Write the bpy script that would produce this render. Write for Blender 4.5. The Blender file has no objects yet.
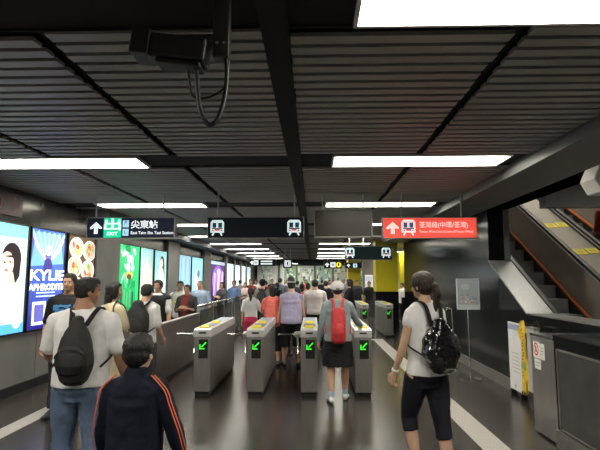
import bpy, bmesh, math, random
from mathutils import Vector, Matrix, noise, Euler
random.seed(7)
C = bpy.context.scene.collection
sc = bpy.context.scene
R = math.radians
V = Vector

# ------------------------------------------------------------------ camera
F = 480.0
PITCH, YAW, EYE = R(6.45), R(1.55), 1.6
cam_d = bpy.data.cameras.new('camera')
cam_d.sensor_width = 36
cam_d.lens = 36 * F / 600
cam_d.clip_start = .05
cam = bpy.data.objects.new('camera', cam_d)
C.objects.link(cam)
cam.location = (0, 0, EYE)
cam.rotation_euler = (R(90) + PITCH, 0, YAW)
sc.camera = cam
ROT = Euler((R(90) + PITCH, 0, YAW)).to_matrix()

def at(px, py, Y):
    """world point seen at pixel (px, py) at depth Y"""
    d = ROT @ V(((px - 300) / F, (225 - py) / F, -1))
    t = Y / d.y
    return V((d.x * t, Y, EYE + d.z * t))

def on_wall(px, X, py=240):
    """depth at which image column px meets the plane x = X"""
    d = ROT @ V(((px - 300) / F, (225 - py) / F, -1))
    return X * d.y / d.x
# ------------------------------------------------------------------ materials
MATS = {}
def mat(name, col=(.5, .5, .5), rough=.5, metal=0, noise_s=0, noise_a=.25, bump=0, bump_s=60, spec=.5, stretch=None, emit=None, es=0, coat=0):
    if name in MATS: return MATS[name]
    m = bpy.data.materials.new(name); m.use_nodes = True
    nt = m.node_tree; b = nt.nodes['Principled BSDF']
    b.inputs['Base Color'].default_value = (*col, 1)
    b.inputs['Roughness'].default_value = rough
    b.inputs['Metallic'].default_value = metal
    b.inputs['Specular IOR Level'].default_value = spec
    b.inputs['Coat Weight'].default_value = coat
    if emit:
        b.inputs['Emission Color'].default_value = (*emit, 1)
        b.inputs['Emission Strength'].default_value = es
    if noise_s or bump:
        tc = nt.nodes.new('ShaderNodeTexCoord')
        src = tc.outputs['Object']
        if stretch:
            mp = nt.nodes.new('ShaderNodeMapping'); mp.inputs['Scale'].default_value = stretch
            nt.links.new(src, mp.inputs['Vector']); src = mp.outputs['Vector']
    if noise_s:
        n = nt.nodes.new('ShaderNodeTexNoise'); n.inputs['Scale'].default_value = noise_s; n.inputs['Detail'].default_value = 4
        nt.links.new(src, n.inputs['Vector'])
        r = nt.nodes.new('ShaderNodeValToRGB')
        r.color_ramp.elements[0].position = .3; r.color_ramp.elements[1].position = .7
        r.color_ramp.elements[0].color = (*[c * (1 - noise_a) for c in col], 1)
        r.color_ramp.elements[1].color = (*[min(1, c * (1 + noise_a)) for c in col], 1)
        nt.links.new(n.outputs['Fac'], r.inputs['Fac']); nt.links.new(r.outputs['Color'], b.inputs['Base Color'])
    if bump:
        n2 = nt.nodes.new('ShaderNodeTexNoise'); n2.inputs['Scale'].default_value = bump_s; n2.inputs['Detail'].default_value = 3
        nt.links.new(src, n2.inputs['Vector'])
        bp = nt.nodes.new('ShaderNodeBump'); bp.inputs['Strength'].default_value = bump; bp.inputs['Distance'].default_value = .01
        nt.links.new(n2.outputs['Fac'], bp.inputs['Height']); nt.links.new(bp.outputs['Normal'], b.inputs['Normal'])
    MATS[name] = m
    return m

def cloth(name, col, rough=.85):
    return mat('cloth_' + name, col, rough, noise_s=9, noise_a=.1, bump=.25, bump_s=40, spec=.2)

def art_mat(es):
    key = 'glow_print_%g' % es  # serves backlit boxes, unlit prints and plain sheets given a glow
    if key in MATS: return MATS[key]
    m = bpy.data.materials.new(key); m.use_nodes = True
    nt = m.node_tree; b = nt.nodes['Principled BSDF']
    a = nt.nodes.new('ShaderNodeAttribute'); a.attribute_name = 'print'
    nt.links.new(a.outputs['Color'], b.inputs['Base Color'])
    if es:
        nt.links.new(a.outputs['Color'], b.inputs['Emission Color'])
        b.inputs['Emission Strength'].default_value = es
    b.inputs['Roughness'].default_value = .5; b.inputs['Specular IOR Level'].default_value = .15
    MATS[key] = m
    return m

def floor_mat():
    m = bpy.data.materials.new('polished_granite_tiles'); m.use_nodes = True
    nt = m.node_tree; b = nt.nodes['Principled BSDF']
    tc = nt.nodes.new('ShaderNodeTexCoord')
    br = nt.nodes.new('ShaderNodeTexBrick')
    br.offset = 0; br.squash = 1
    br.inputs['Scale'].default_value = 1
    br.inputs['Brick Width'].default_value = .6; br.inputs['Row Height'].default_value = .6
    br.inputs['Mortar Size'].default_value = .004
    br.inputs['Color1'].default_value = (.030, .025, .021, 1)
    br.inputs['Color2'].default_value = (.034, .029, .025, 1)
    br.inputs['Mortar'].default_value = (.018, .016, .014, 1)
    nt.links.new(tc.outputs['Object'], br.inputs['Vector'])
    n = nt.nodes.new('ShaderNodeTexNoise'); n.inputs['Scale'].default_value = 45; n.inputs['Detail'].default_value = 6
    nt.links.new(tc.outputs['Object'], n.inputs['Vector'])
    mx = nt.nodes.new('ShaderNodeMix'); mx.data_type = 'RGBA'; mx.blend_type = 'OVERLAY'
    mx.inputs['Factor'].default_value = .18
    nt.links.new(br.outputs['Color'], mx.inputs[6]); nt.links.new(n.outputs['Fac'], mx.inputs[7])
    nt.links.new(mx.outputs[2], b.inputs['Base Color'])
    n2 = nt.nodes.new('ShaderNodeTexNoise'); n2.inputs['Scale'].default_value = 3
    nt.links.new(tc.outputs['Object'], n2.inputs['Vector'])
    mr = nt.nodes.new('ShaderNodeMapRange'); mr.inputs['To Min'].default_value = .19; mr.inputs['To Max'].default_value = .26
    nt.links.new(n2.outputs['Fac'], mr.inputs['Value']); nt.links.new(mr.outputs['Result'], b.inputs['Roughness'])
    b.inputs['Specular IOR Level'].default_value = .32
    return m

STEEL = mat('brushed_steel', (.42, .41, .39), .38, .85, noise_s=20, noise_a=.12, stretch=(1, 1, .15))
STEEL_L = mat('pale_painted_steel', (.62, .62, .60), .4, .1, noise_s=8, noise_a=.06)
CHROME = mat('chrome', (.75, .75, .75), .15, 1)
BLACK = mat('black_plastic', (.012, .012, .013), .4, noise_s=12, noise_a=.2)
DARK = mat('dark_void_paint', (.012, .012, .013), .9, noise_s=3, noise_a=.3)
CEILG = mat('grey_ceiling_slat', (.34, .33, .315), .45, noise_s=2, noise_a=.08)
CEILD = mat('dark_ceiling_steel', (.045, .047, .052), .5, noise_s=3, noise_a=.15)
BAND = mat('dark_wall_band', (.05, .045, .042), .2, .3, noise_s=2, noise_a=.15)
PANELG = mat('grey_wall_panel', (.21, .205, .20), .42, .3, noise_s=3, noise_a=.1)
PILG = mat('grey_pier_cladding', (.20, .195, .19), .45, .25, noise_s=3, noise_a=.1)
GRAN = mat('black_granite', (.007, .008, .009), .16, noise_s=90, noise_a=.8, spec=.16)
GRANL = mat('lit_granite_coping', (.13, .13, .125), .3, noise_s=110, noise_a=.7)  # the black granite again, its reflected light put into a paler grey
SOFF = mat('grey_soffit', (.12, .12, .118), .5, noise_s=3, noise_a=.1)
STRIPE = mat('pale_stone_strip', (.42, .40, .36), .4, noise_s=40, noise_a=.15)
SKIRT = mat('stone_skirting', (.13, .122, .112), .35, noise_s=30, noise_a=.25)
YEL = mat('yellow_tiles', (.50, .43, .012), .35, noise_s=30, noise_a=.12)
YELP = mat('yellow_plastic', (.75, .62, .03), .4, noise_s=20, noise_a=.05)
RUB = mat('black_rubber', (.015, .015, .015), .5, noise_s=20, noise_a=.2)
ORANGE = mat('orange_strip', (.62, .16, .03), .45, noise_s=10, noise_a=.1)
ESCP = mat('bronze_balustrade_panel', (.30, .275, .24), .42, .35, noise_s=4, noise_a=.08)
STEP = mat('grooved_step_metal', (.2, .2, .2), .45, .3, noise_s=30, noise_a=.2, stretch=(6, 1, 1))
WHITEP = mat('white_paint', (.75, .75, .73), .5, noise_s=5, noise_a=.04)
LAMP = mat('lamp_diffuser', (.9, .9, .85), .6, emit=(1, .95, .84), es=30)
TROUGH = mat('lamp_trough_enamel', (.8, .8, .76), .5, noise_s=4, noise_a=.03)
GREENLED = mat('green_led', (.1, .9, .1), .5, emit=(.08, 1, .05), es=1.6)

# ------------------------------------------------------------------ mesh helpers
def link(name, me, m, parent=None, loc=None):
    o = bpy.data.objects.new(name, me)
    C.objects.link(o)
    if m is not None:
        for x in (m if isinstance(m, (list, tuple)) else [m]): me.materials.append(x)
    if parent is not None: o.parent = parent
    if loc is not None: o.location = loc
    return o

def fin(name, bm, m, parent=None, loc=None, smooth=False, bevel=0):
    bmesh.ops.recalc_face_normals(bm, faces=bm.faces)
    if bevel:
        bmesh.ops.bevel(bm, geom=[e for e in bm.edges if e.is_manifold and e.calc_face_angle(0) > .6], offset=bevel, segments=2, affect='EDGES', profile=.5)
    me = bpy.data.meshes.new(name)
    bm.to_mesh(me); bm.free()
    if smooth:
        for p in me.polygons: p.use_smooth = True
    return link(name, me, m, parent, loc)

def box(bm, x0, x1, y0, y1, z0, z1, M=None, mi=0):
    vs = [bm.verts.new(V(p) if M is None else M @ V(p)) for p in
          ((x0, y0, z0), (x1, y0, z0), (x1, y1, z0), (x0, y1, z0), (x0, y0, z1), (x1, y0, z1), (x1, y1, z1), (x0, y1, z1))]
    for f in ((3, 2, 1, 0), (4, 5, 6, 7), (0, 1, 5, 4), (1, 2, 6, 5), (2, 3, 7, 6), (3, 0, 4, 7)):
        fc = bm.faces.new([vs[i] for i in f]); fc.material_index = mi
    return vs

def B(name, x0, x1, y0, y1, z0, z1, m, parent=None, bevel=0, loc=None):
    bm = bmesh.new(); box(bm, x0, x1, y0, y1, z0, z1)
    return fin(name, bm, m, parent, loc, bevel=bevel)

def prism(bm, pts, a, b, axis):
    """closed outline pts extruded from a to b along axis ('x': pts are (y,z), 'y': (x,z), 'z': (x,y))"""
    def mk(p, t):
        return bm.verts.new({'x': (t, p[0], p[1]), 'y': (p[0], t, p[1]), 'z': (p[0], p[1], t)}[axis])
    A = [mk(p, a) for p in pts]; Bv = [mk(p, b) for p in pts]
    bm.faces.new(A[::-1]); bm.faces.new(Bv)
    n = len(pts)
    for i in range(n):
        bm.faces.new((A[i], A[(i + 1) % n], Bv[(i + 1) % n], Bv[i]))

def loft(bm, pts, ra, rb, side=(1, 0, 0), n=12, p=2.0, dome=True, mi=0):
    """closed tube of (super)elliptic rings; ra along `side`, rb across it"""
    pts = [V(q) for q in pts]
    if not hasattr(ra, '__len__'): ra = [ra] * len(pts)
    if not hasattr(rb, '__len__'): rb = [rb] * len(pts)
    side = V(side)
    rings = []
    N = len(pts)
    frames = []
    for i in range(N):
        t = (pts[min(i + 1, N - 1)] - pts[max(i - 1, 0)])
        t = t.normalized() if t.length > 1e-9 else V((0, 0, 1))
        s = side - t * side.dot(t)
        if s.length < 1e-4: s = t.orthogonal()
        s.normalize()
        frames.append((t, s, t.cross(s)))
    seq = [(pts[i], ra[i], rb[i], frames[i]) for i in range(N)]
    if dome:
        def caps(i, sg):
            t, s, o = frames[i]; r = min(ra[i], rb[i])
            return [(pts[i] + t * sg * r * .5, ra[i] * .87, rb[i] * .87, frames[i]), (pts[i] + t * sg * r * .85, ra[i] * .53, rb[i] * .53, frames[i])]
        seq = caps(0, -1)[::-1] + seq + caps(N - 1, 1)
    for (c, a, b, (t, s, o)) in seq:
        ring = []
        for k in range(n):
            th = 2 * math.pi * k / n
            cx, sx = math.cos(th), math.sin(th)
            if p != 2:
                cx = math.copysign(abs(cx) ** (2 / p), cx); sx = math.copysign(abs(sx) ** (2 / p), sx)
            ring.append(bm.verts.new(c + s * a * cx + o * b * sx))
        rings.append(ring)
    for i in range(len(rings) - 1):
        for k in range(n):
            f = bm.faces.new((rings[i][k], rings[i][(k + 1) % n], rings[i + 1][(k + 1) % n], rings[i + 1][k])); f.material_index = mi
    f = bm.faces.new(rings[0][::-1]); f.material_index = mi
    f = bm.faces.new(rings[-1]); f.material_index = mi

def tube(name, pts, r, m, parent=None, n=8):
    bm = bmesh.new(); loft(bm, pts, r, r, side=(.3, .9, .2), n=n)
    return fin(name, bm, m, parent, smooth=True)

def ell(bm, c, r, n=14):
    """ellipsoid"""
    M = Matrix.Translation(V(c)) @ Matrix.Diagonal((r[0], r[1], r[2], 1))
    bmesh.ops.create_uvsphere(bm, u_segments=n, v_segments=max(6, n * 2 // 3), radius=1, matrix=M)

def voxel(name, bm, m, vs, parent=None, smooth_it=3, disp=0, disp_f=8, matfn=None, disp_fn=None):
    """union of overlapping closed shapes -> ONE continuous smooth surface"""
    bmesh.ops.recalc_face_normals(bm, faces=bm.faces)
    me0 = bpy.data.meshes.new('tmp'); bm.to_mesh(me0); bm.free()
    o = bpy.data.objects.new('tmp', me0); C.objects.link(o)
    r = o.modifiers.new('r', 'REMESH'); r.mode = 'VOXEL'; r.voxel_size = vs; r.use_smooth_shade = True
    s = o.modifiers.new('s', 'SMOOTH'); s.iterations = smooth_it; s.factor = .5
    dg = bpy.context.evaluated_depsgraph_get()
    me = bpy.data.meshes.new_from_object(o.evaluated_get(dg))
    bpy.data.objects.remove(o); bpy.data.meshes.remove(me0)
    me.name = name
    me.materials.clear()
    if disp:
        nr = [v.normal.copy() for v in me.vertices]
        for v, nn in zip(me.vertices, nr):
            q = v.co
            d = noise.noise(V((q.x * disp_f * 1.3, q.y * disp_f * 1.3, q.z * disp_f * .9 + q.x * 5))) + .5 * noise.noise(q * disp_f * 2.7)
            d = d * .8 + .3
            v.co = q + nn * d * disp
    for p in me.polygons: p.use_smooth = True
    ob = link(name, me, m, parent)
    if matfn:
        for p in me.polygons: p.material_index = matfn(p.center, p.normal)
    return ob

def tag(o, label=None, cat=None, group=None, kind=None):
    if label: o['label'] = label
    if cat: o['category'] = cat
    if group: o['group'] = group
    if kind: o['kind'] = kind
    return o

def empty(name, loc=(0, 0, 0), rz=0, label=None, cat=None, group=None):
    o = bpy.data.objects.new(name, None); C.objects.link(o)
    o.location = loc; o.rotation_euler = (0, 0, rz); o.empty_display_size = .1
    return tag(o, label, cat, group)

def struct(o):
    o['kind'] = 'structure'; return o

def copy_tree(o, parent=None):
    c = o.copy(); C.objects.link(c)
    if parent is not None: c.parent = parent
    for ch in list(o.children): copy_tree(ch, c)
    return c

# flat printed artwork: coloured polygons in one mesh
class Art:
    def __init__(s, o, u, v, nrm):
        s.o, s.u, s.v, s.n = V(o), V(u), V(v), V(nrm)
        s.bm = bmesh.new(); s.L = s.bm.loops.layers.float_color.new('print'); s.k = 0
    def pt(s, a, b, k): return s.o + s.u * a + s.v * b + s.n * (.0004 * k)
    def poly(s, pts, col, col2=None):
        s.k += 1
        vs = [s.bm.verts.new(s.pt(a, b, s.k)) for a, b in pts]
        f = s.bm.faces.new(vs)
        b0 = min(b for a, b in pts); b1 = max(b for a, b in pts)
        for l, (a, b) in zip(f.loops, pts):
            t = (b - b0) / (b1 - b0 + 1e-9)
            c = col if col2 is None else [x * (1 - t) + y * t for x, y in zip(col, col2)]
            l[s.L] = (*c, 1)
    def rect(s, a0, a1, b0, b1, col, col2=None): s.poly([(a0, b0), (a1, b0), (a1, b1), (a0, b1)], col, col2)
    def oval(s, a, b, ra, rb, col, n=18, rot=0):
        cr, sr = math.cos(rot), math.sin(rot)
        P = []
        for i in range(n):
            x, y = ra * math.cos(2 * math.pi * i / n), rb * math.sin(2 * math.pi * i / n)
            P.append((a + x * cr - y * sr, b + x * sr + y * cr))
        s.poly(P, col)
    def line(s, a0, b0, a1, b1, w0, col, w1=None):
        w1 = w0 if w1 is None else w1
        dx, dy = a1 - a0, b1 - b0; L = math.hypot(dx, dy) or 1
        nx, ny = -dy / L, dx / L
        s.poly([(a0 + nx * w0, b0 + ny * w0), (a0 - nx * w0, b0 - ny * w0), (a1 - nx * w1, b1 - ny * w1), (a1 + nx * w1, b1 + ny * w1)], col)
    def done(s, name, es, parent=None):
        nn = s.n
        for f in s.bm.faces:
            f.normal_update()
            if f.normal.dot(nn) < 0: f.normal_flip()
        me = bpy.data.meshes.new(name); s.bm.to_mesh(me); s.bm.free()
        return link(name, me, art_mat(es), parent)

def text(s, size, M, m, parent=None, name='lettering', align='LEFT', sx=1, bold=0):
    cu = bpy.data.curves.new('t', 'FONT'); cu.body = s; cu.size = size; cu.align_x = align; cu.align_y = 'CENTER'
    cu.resolution_u = 2; cu.offset = bold
    o = bpy.data.objects.new('t', cu); C.objects.link(o)
    dg = bpy.context.evaluated_depsgraph_get()
    me = bpy.data.meshes.new_from_object(o.evaluated_get(dg))
    bpy.data.objects.remove(o); bpy.data.curves.remove(cu)
    me.name = name
    me.transform(M @ Matrix.Diagonal((sx, 1, 1, 1)))
    me.materials.clear()
    return link(name, me, m, parent)

def M_front(x, y, z):      # text facing the camera side (-Y)
    return Matrix.Translation((x, y, z)) @ Matrix.Rotation(R(90), 4, 'X')
def M_left(x, y, z):       # text on the left wall, facing +X, reading towards +Y
    return Matrix.Translation((x, y, z)) @ Matrix.Rotation(R(90), 4, 'Z') @ Matrix.Rotation(R(90), 4, 'X')
def M_right(x, y, z):      # text on the right wall, facing -X, reading towards -Y
    return Matrix.Translation((x, y, z)) @ Matrix.Rotation(R(-90), 4, 'Z') @ Matrix.Rotation(R(90), 4, 'X')
# ================================================================== SETTING
CEIL, XL, XW = 2.85, -4.2, 2.87          # ceiling height, left wall, right (escalator) wall
def rebase(root, loc):
    """put a root Empty at the thing's base without moving what it carries"""
    loc = V(loc); root.location = loc
    for ch in root.children: ch.location -= loc
    return root

bm = bmesh.new(); box(bm, -4.6, 9.5, -4, 41, -.2, 0)
o = struct(fin('floor', bm, floor_mat()))
for nm, x0, x1, y0, y1 in (('trim_1', -3.37, -3.16, -4, 30), ('trim_2', 1.6, 1.865, -4, 13.25)):
    struct(B(nm, x0, x1, y0, y1, -.01, .0015, STRIPE))
struct(B('trim_3', 1.3, 1.6, 13.0, 13.25, -.01, .0015, STRIPE))

# upper slab, shell walls
struct(B('ceiling', -4.6, 2.35, -4, 41, 3.15, 3.3, DARK))
struct(B('ceiling_right', 2.35, 9.5, 13.5, 41, 2.9, 3.3, CEILG))
struct(B('wall_rear', -4.6, 9.5, -4.2, -4, -.2, 6, SOFF))
struct(B('wall_far', -4.6, 9.5, 41, 41.2, -.2, 6, PILG))
struct(B('wall_far_right', 9.5, 9.7, -4, 41, -.2, 6, PILG))

# slatted ceiling bays with channels between
ROWS = [5.06 + 3 * (k - 2) for k in range(-1, 11)]
COLS = [(-4.2, -2.775), (-2.69, -1.475), (-1.39, -.26), (-.12, 1.04), (1.12, 2.25)]
for ci, (x0, x1) in enumerate(COLS):
    bm = bmesh.new()
    for c in ROWS:
        y = c + .30 + (.06 if ci % 2 else 0)
        while y < c + 3 - .26:
            M = Matrix.Translation((0, y, CEIL + .02)) @ Matrix.Rotation(R(3), 4, 'X')
            sh = random.uniform(-.006, .006)
            box(bm, x0 + sh, x1 + sh, -.0455, .0455, -.012, .012, M)
            y += .12
    struct(fin('ceiling_slats', bm, CEILG))
for x0, x1 in ((-2.76, -2.70), (-1.46, -1.40), (1.05, 1.11)):      # dark rails above the joints
    for c in ROWS: struct(B('ceiling_rail', x0 - .01, x1 + .01, c + .26, c + 2.74, CEIL + .06, CEIL + .12, DARK))
struct(B('ceiling_spine', -.26, -.12, -3, 30.5, CEIL - .01, CEIL + .25, DARK, bevel=.006))
for c in ROWS:                                                       # dark transverse channels
    bm = bmesh.new()
    for x0, x1 in ((-4.2, -3.67), (-1.83, .205), (2.045, 2.3)):
        box(bm, x0, x1, c - .24, c + .24, CEIL + .03, CEIL + .09)
    box(bm, -4.2, 2.3, c - .26, c - .24, CEIL + .02, CEIL + .2); box(bm, -4.2, 2.3, c + .24, c + .26, CEIL + .02, CEIL + .2)
    struct(fin('ceiling_channel', bm, DARK))

def make_light():
    root = empty('ceiling_light')
    bm = bmesh.new()
    L, W, H = .90, .21, .12
    box(bm, -L - .02, -L, -W, W, 0, H); box(bm, L, L + .02, -W, W, 0, H)
    box(bm, -L - .02, L + .02, -W - .02, -W, 0, H); box(bm, -L - .02, L + .02, W, W + .02, 0, H)
    box(bm, -L - .02, L + .02, -W - .02, W + .02, H, H + .02)
    fin('housing', bm, TROUGH, root)
    B('diffuser', -L + .03, L - .03, -W + .02, W - .02, H - .05, H - .004, LAMP, root)
    return root
LROWS = ROWS
ORD = ['', '', 'nearest', 'second', 'third', 'fourth', 'fifth', 'sixth', 'seventh', 'eighth', 'ninth', 'tenth']
proto = make_light(); first = True
for i, c in enumerate(LROWS):
    for sx, x in (('left', -2.75), ('right', 1.125)):
        o = proto if first else copy_tree(proto); first = False
        o.location = (x, c, CEIL)
        if i < 2: lb = 'white recessed ceiling light overhead behind the viewpoint'
        else:
            side = 'left of the dark ceiling spine' if sx == 'left' else 'right of the dark ceiling spine'
            lb = 'bright recessed strip light %s, %s row from the viewpoint' % (side, ORD[i])
        tag(o, lb, 'light', 'recessed strip lights in the slatted ceiling')

# ---- left wall
struct(B('wall_left', XL - .25, XL, -4, 41, -.2, 3.3, BAND))
bm = bmesh.new()
y = -3.0
while y < 31:
    box(bm, XL - .01, XL + .012, y + .006, y + 1.024, .13, .80); y += 1.03
struct(fin('wall_left_wainscot', bm, PANELG, bevel=.003))
struct(B('baseboard_left', XL, XL + .03, -4, 31, 0, .125, BLACK))
struct(B('wall_left_ledge', XL, XL + .03, -4, 31, .80, .83, STEEL))
struct(B('ceiling_bulkhead', XL, -3.69, 8.5, 30.5, 2.71, 3.0, CEILD))
PIERS = [(on_wall(a, XL), on_wall(b, XL)) for a, b in ((93.5, 116.5), (166, 177.5), (202.5, 209.5), (224.3, 226.2), (233.2, 234.3), (239.7, 240.8), (245.2, 246.3))]
for a, b in PIERS:
    struct(B('trim_pier', XL, XL + .09, a, b, 0, 2.7, PILG, bevel=.01))

# ---- right: escalator wall with opening, coping, counter
CE = on_wall(556, 2.35, 390); CP = on_wall(560, 2.35, 390); CB = on_wall(533, 2.35, 390)
D1, D2 = on_wall(527, XW, 314), on_wall(489, XW, 258)
zs = lambda d: 1.13 + .577 * (d - D1)
def wall_profile(bm, x0, x1):
    prism(bm, [(-4, 0), (15.3, 0), (15.3, 3.15), (D2, 3.15), (D2, zs(D2)), (D1, 1.13), (-4, 1.13)], x0, x1, 'x')
    prism(bm, [(-4, 2.74), (D2, 2.74), (D2, 3.15), (-4, 3.15)], x0, x1, 'x')
bm = bmesh.new(); wall_profile(bm, XW, XW + .33)
struct(fin('wall_right', bm, GRAN))
bm = bmesh.new()
s = .577
prism(bm, [(D2, zs(D2) + .002), (D1, 1.132), (-4, 1.132), (-4, 1.15), (D1 - .01, 1.15), (D2, zs(D2) + .024)], XW - .012, XW + .342, 'x')
box(bm, XW + .25, XW + .342, D2 - .025, D2 - .002, zs(D2), 2.74)  # pale strip stands in for light reflected at the jamb's back edge
struct(fin('trim_coping', bm, GRANL))
struct(B('baseboard_right', XW - .02, XW, CB, 15.3, 0, .17, SKIRT))
struct(B('ceiling_soffit', 2.2, XW + .33, -4, 15.3, 2.74, 2.9, SOFF))
struct(B('ceiling_edge', 2.27, 2.4, -4, 15.3, 2.9, 3.2, DARK))
struct(B('wall_right_upper', XW, XW + .33, 13.5, 15.3, 2.7, 3.3, SOFF))
# near counter in front of the wall
bm = bmesh.new()
box(bm, 2.35, XW, -2, CE, 0, 1.04)
struct(fin('wall_counter', bm, GRAN, bevel=.008))
struct(B('baseboard_counter', 2.325, 2.35, -2, CE, 0, .17, SKIRT))
struct(B('trim_counter', 2.345, XW, -2, CE, 1.04, 1.055, GRAN))
t = empty('access_panel', label='large dark metal access panel set in the black granite counter at the right edge', cat='panel')
B('plate', 2.335, 2.352, 2.6, CP - .015, .2, .92, mat('dark_brushed_plate', (.085, .082, .08), .4, .5, noise_s=6, noise_a=.15), t, bevel=.004)
bm = bmesh.new()
box(bm, 2.328, 2.352, CP - .015, CP, .19, .935); box(bm, 2.328, 2.352, 2.6, CP, .92, .935); box(bm, 2.328, 2.352, 2.6, CP, .19, .2)
fin('edge_frame', bm, STEEL, t)
B('label_plate', 2.326, 2.337, 3.66, 3.93, .30, .40, mat('cream_label', (.6, .55, .42), .6, noise_s=20, noise_a=.05), t)
rebase(t, (2.34, 3.5, .2))

# escalator shaft: beams, far wall, upper enclosure
struct(B('wall_shaft_header', XW + .33, 6.6, 6.6, 6.8, 2.59, 3.6, SOFF))
struct(B('ceiling_shaft_near', XW + .33, 9.5, -4, 6.8, 3.3, 3.5, SOFF))
struct(B('wall_shaft_right', 6.45, 6.6, -4, 18, 0, 8, mat('pale_shaft_wall', (.34, .32, .29), .5, noise_s=3, noise_a=.08)))
struct(B('wall_shaft_left', XW, XW + .33, D2, 18, 3.15, 8, SOFF))
struct(B('wall_shaft_end', XW, 6.6, 18, 18.2, 2.9, 8, SOFF))
struct(B('ceiling_shaft', XW, 6.6, 6.7, 18.2, 7.2, 7.4, SOFF))

# ---- escalators
NSTEP = 22
D0 = D1 - .19 / .577
def make_escalator(x0, x1, label, deck=None):
    """steps between x0 and x1, rising 30 degrees away from the viewer"""
    root = empty('escalator', label=label, cat='escalator', group=None)
    st = lambda d: zs(d) - .94
    run, rise = .40, .40 * .577
    bm = bmesh.new()
    prism(bm, [(0, 0), (run, 0), (run, -.05), (.05, -.05), (.03, -rise), (0, -rise)], x0 + .02, x1 - .02, 'x')
    for k in range(12):                                   # tread grooves as thin ribs
        pass
    s0 = fin('step', bm, STEP, root)
    for k in range(NSTEP):
        o = s0 if k == 0 else s0.copy()
        if k: C.objects.link(o); o.parent = root
        d = D0 + run * k
        o.location = (0, d, st(d) + rise - .12)
    A, Z = 5.2, 15.5
    for i, (xa, xb) in enumerate(((x0 - .09, x0 - .03), (x1 + .03, x1 + .09))):
        bm = bmesh.new()
        prism(bm, [(A, st(A) + .12), (Z, st(Z) + .12), (Z, st(Z) + .88), (A, st(A) + .88)], xa, xb, 'x')
        fin('balustrade_panel', bm, ESCP, root)
        xs = x0 - .03 if i == 0 else x1
        bm = bmesh.new(); prism(bm, [(A, st(A) - .3), (Z, st(Z) - .3), (Z, st(Z) + .16), (A, st(A) + .16)], xs, xs + .03, 'x')
        fin('skirt', bm, BLACK, root)
        xm = (xa + xb) / 2
        bm = bmesh.new()
        loft(bm, [(xm, A, st(A) + .93), (xm, Z, st(Z) + .93)], .042, .03, n=12, p=3)
        fin('handrail', bm, RUB, root, smooth=True)
        xo = x0 - .005 if i == 0 else x1 - .012
        bm = bmesh.new(); prism(bm, [(A, st(A) + .15), (Z, st(Z) + .15), (Z, st(Z) + .20), (A, st(A) + .20)], xo, xo + .017, 'x')
        tag(fin('skirt_strip', bm, ORANGE, root), 'orange strip along the foot of the balustrade')
        bm = bmesh.new(); loft(bm, [(xm, A, st(A) + .885), (xm, Z, st(Z) + .885)], .05, .012, n=8, p=4)
        fin('handrail_track', bm, STEEL, root)
    bm = bmesh.new(); prism(bm, [(A, st(A) - .9), (Z, st(Z) - .9), (Z, st(Z) - .3), (A, st(A) - .3)], x0 - .09, x1 + .09, 'x')
    fin('truss', bm, BLACK, root)
    if deck:
        xa, xb = deck
        bm = bmesh.new(); prism(bm, [(A, st(A) + .80), (Z, st(Z) + .80), (Z, st(Z) + .85), (A, st(A) + .85)], xa, xb, 'x')
        dk = fin('deck_cover', bm, mat('bronze_deck_metal', (.25, .23, .19), .38, .6, noise_s=5, noise_a=.08), root)
        for px, py in ((551, 226), (566, 225), (580, 252), (599, 251)):
            # where the sight line meets the deck plane
            dr = ROT @ V(((px - 300) / F, (225 - py) / F, -1))
            tt = (st(0) + .85 - EYE) / (dr.z - .577 * dr.y)
            p = dr * tt; p.x = min(max(p.x, 4.53), 4.83)
            M = Matrix.Translation((p.x, p.y, st(p.y) + .852)) @ Matrix.Rotation(R(30), 4, 'X')
            bm = bmesh.new(); box(bm, -.1, .1, -.10, .10, 0, .008, M)
            sm = fin('warning_sticker', bm, YELP, dk)
            bm = bmesh.new()
            for z in (-.06, 0, .06): box(bm, -.06, .06, z - .005, z + .005, .008, .0095, M)
            fin('sticker_print', bm, BLACK, dk)
        # side of the hump, carrying the deck between the balustrades
    return rebase(root, (x0, 5.4, 0))
make_escalator(3.33, 4.31, 'dark stepped escalator just behind the granite parapet, nearer of two', deck=(4.41, 4.955))
make_escalator(5.08, 6.2, 'second escalator carrying the person in red, beyond the stickered deck')
struct(B('floor_landing', XW + .33, 6.45, 3, 5.6, -.02, .004, STEEL))

# ================================================================== SIGNS
SIGNK = mat('sign_face_black', (.012, .014, .02), .3, noise_s=6, noise_a=.1)
FRAME = mat('sign_frame_bronze', (.32, .30, .28), .4, .5, noise_s=8, noise_a=.1)
WGLOW = mat('white_backlit_letters', (.85, .9, .92), .5, emit=(.9, .96, 1), es=.85)
PGLOW = mat('pink_white_backlit_letters', (.9, .75, .72), .5, emit=(1, .80, .76), es=.8)
def arrow_up(A, cx, cy, s, col):
    A.rect(cx - .16 * s, cx + .16 * s, cy - .5 * s, cy + .2 * s, col)
    A.poly([(cx - .5 * s, cy - .02 * s), (cx - .5 * s, cy + .06 * s), (cx, cy + .5 * s), (cx + .5 * s, cy + .06 * s), (cx + .5 * s, cy - .06 * s), (cx + .28 * s, cy - .06 * s), (cx, cy + .18 * s), (cx - .28 * s, cy - .06 * s), (cx - .5 * s, cy - .12 * s)][1:], col)
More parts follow.
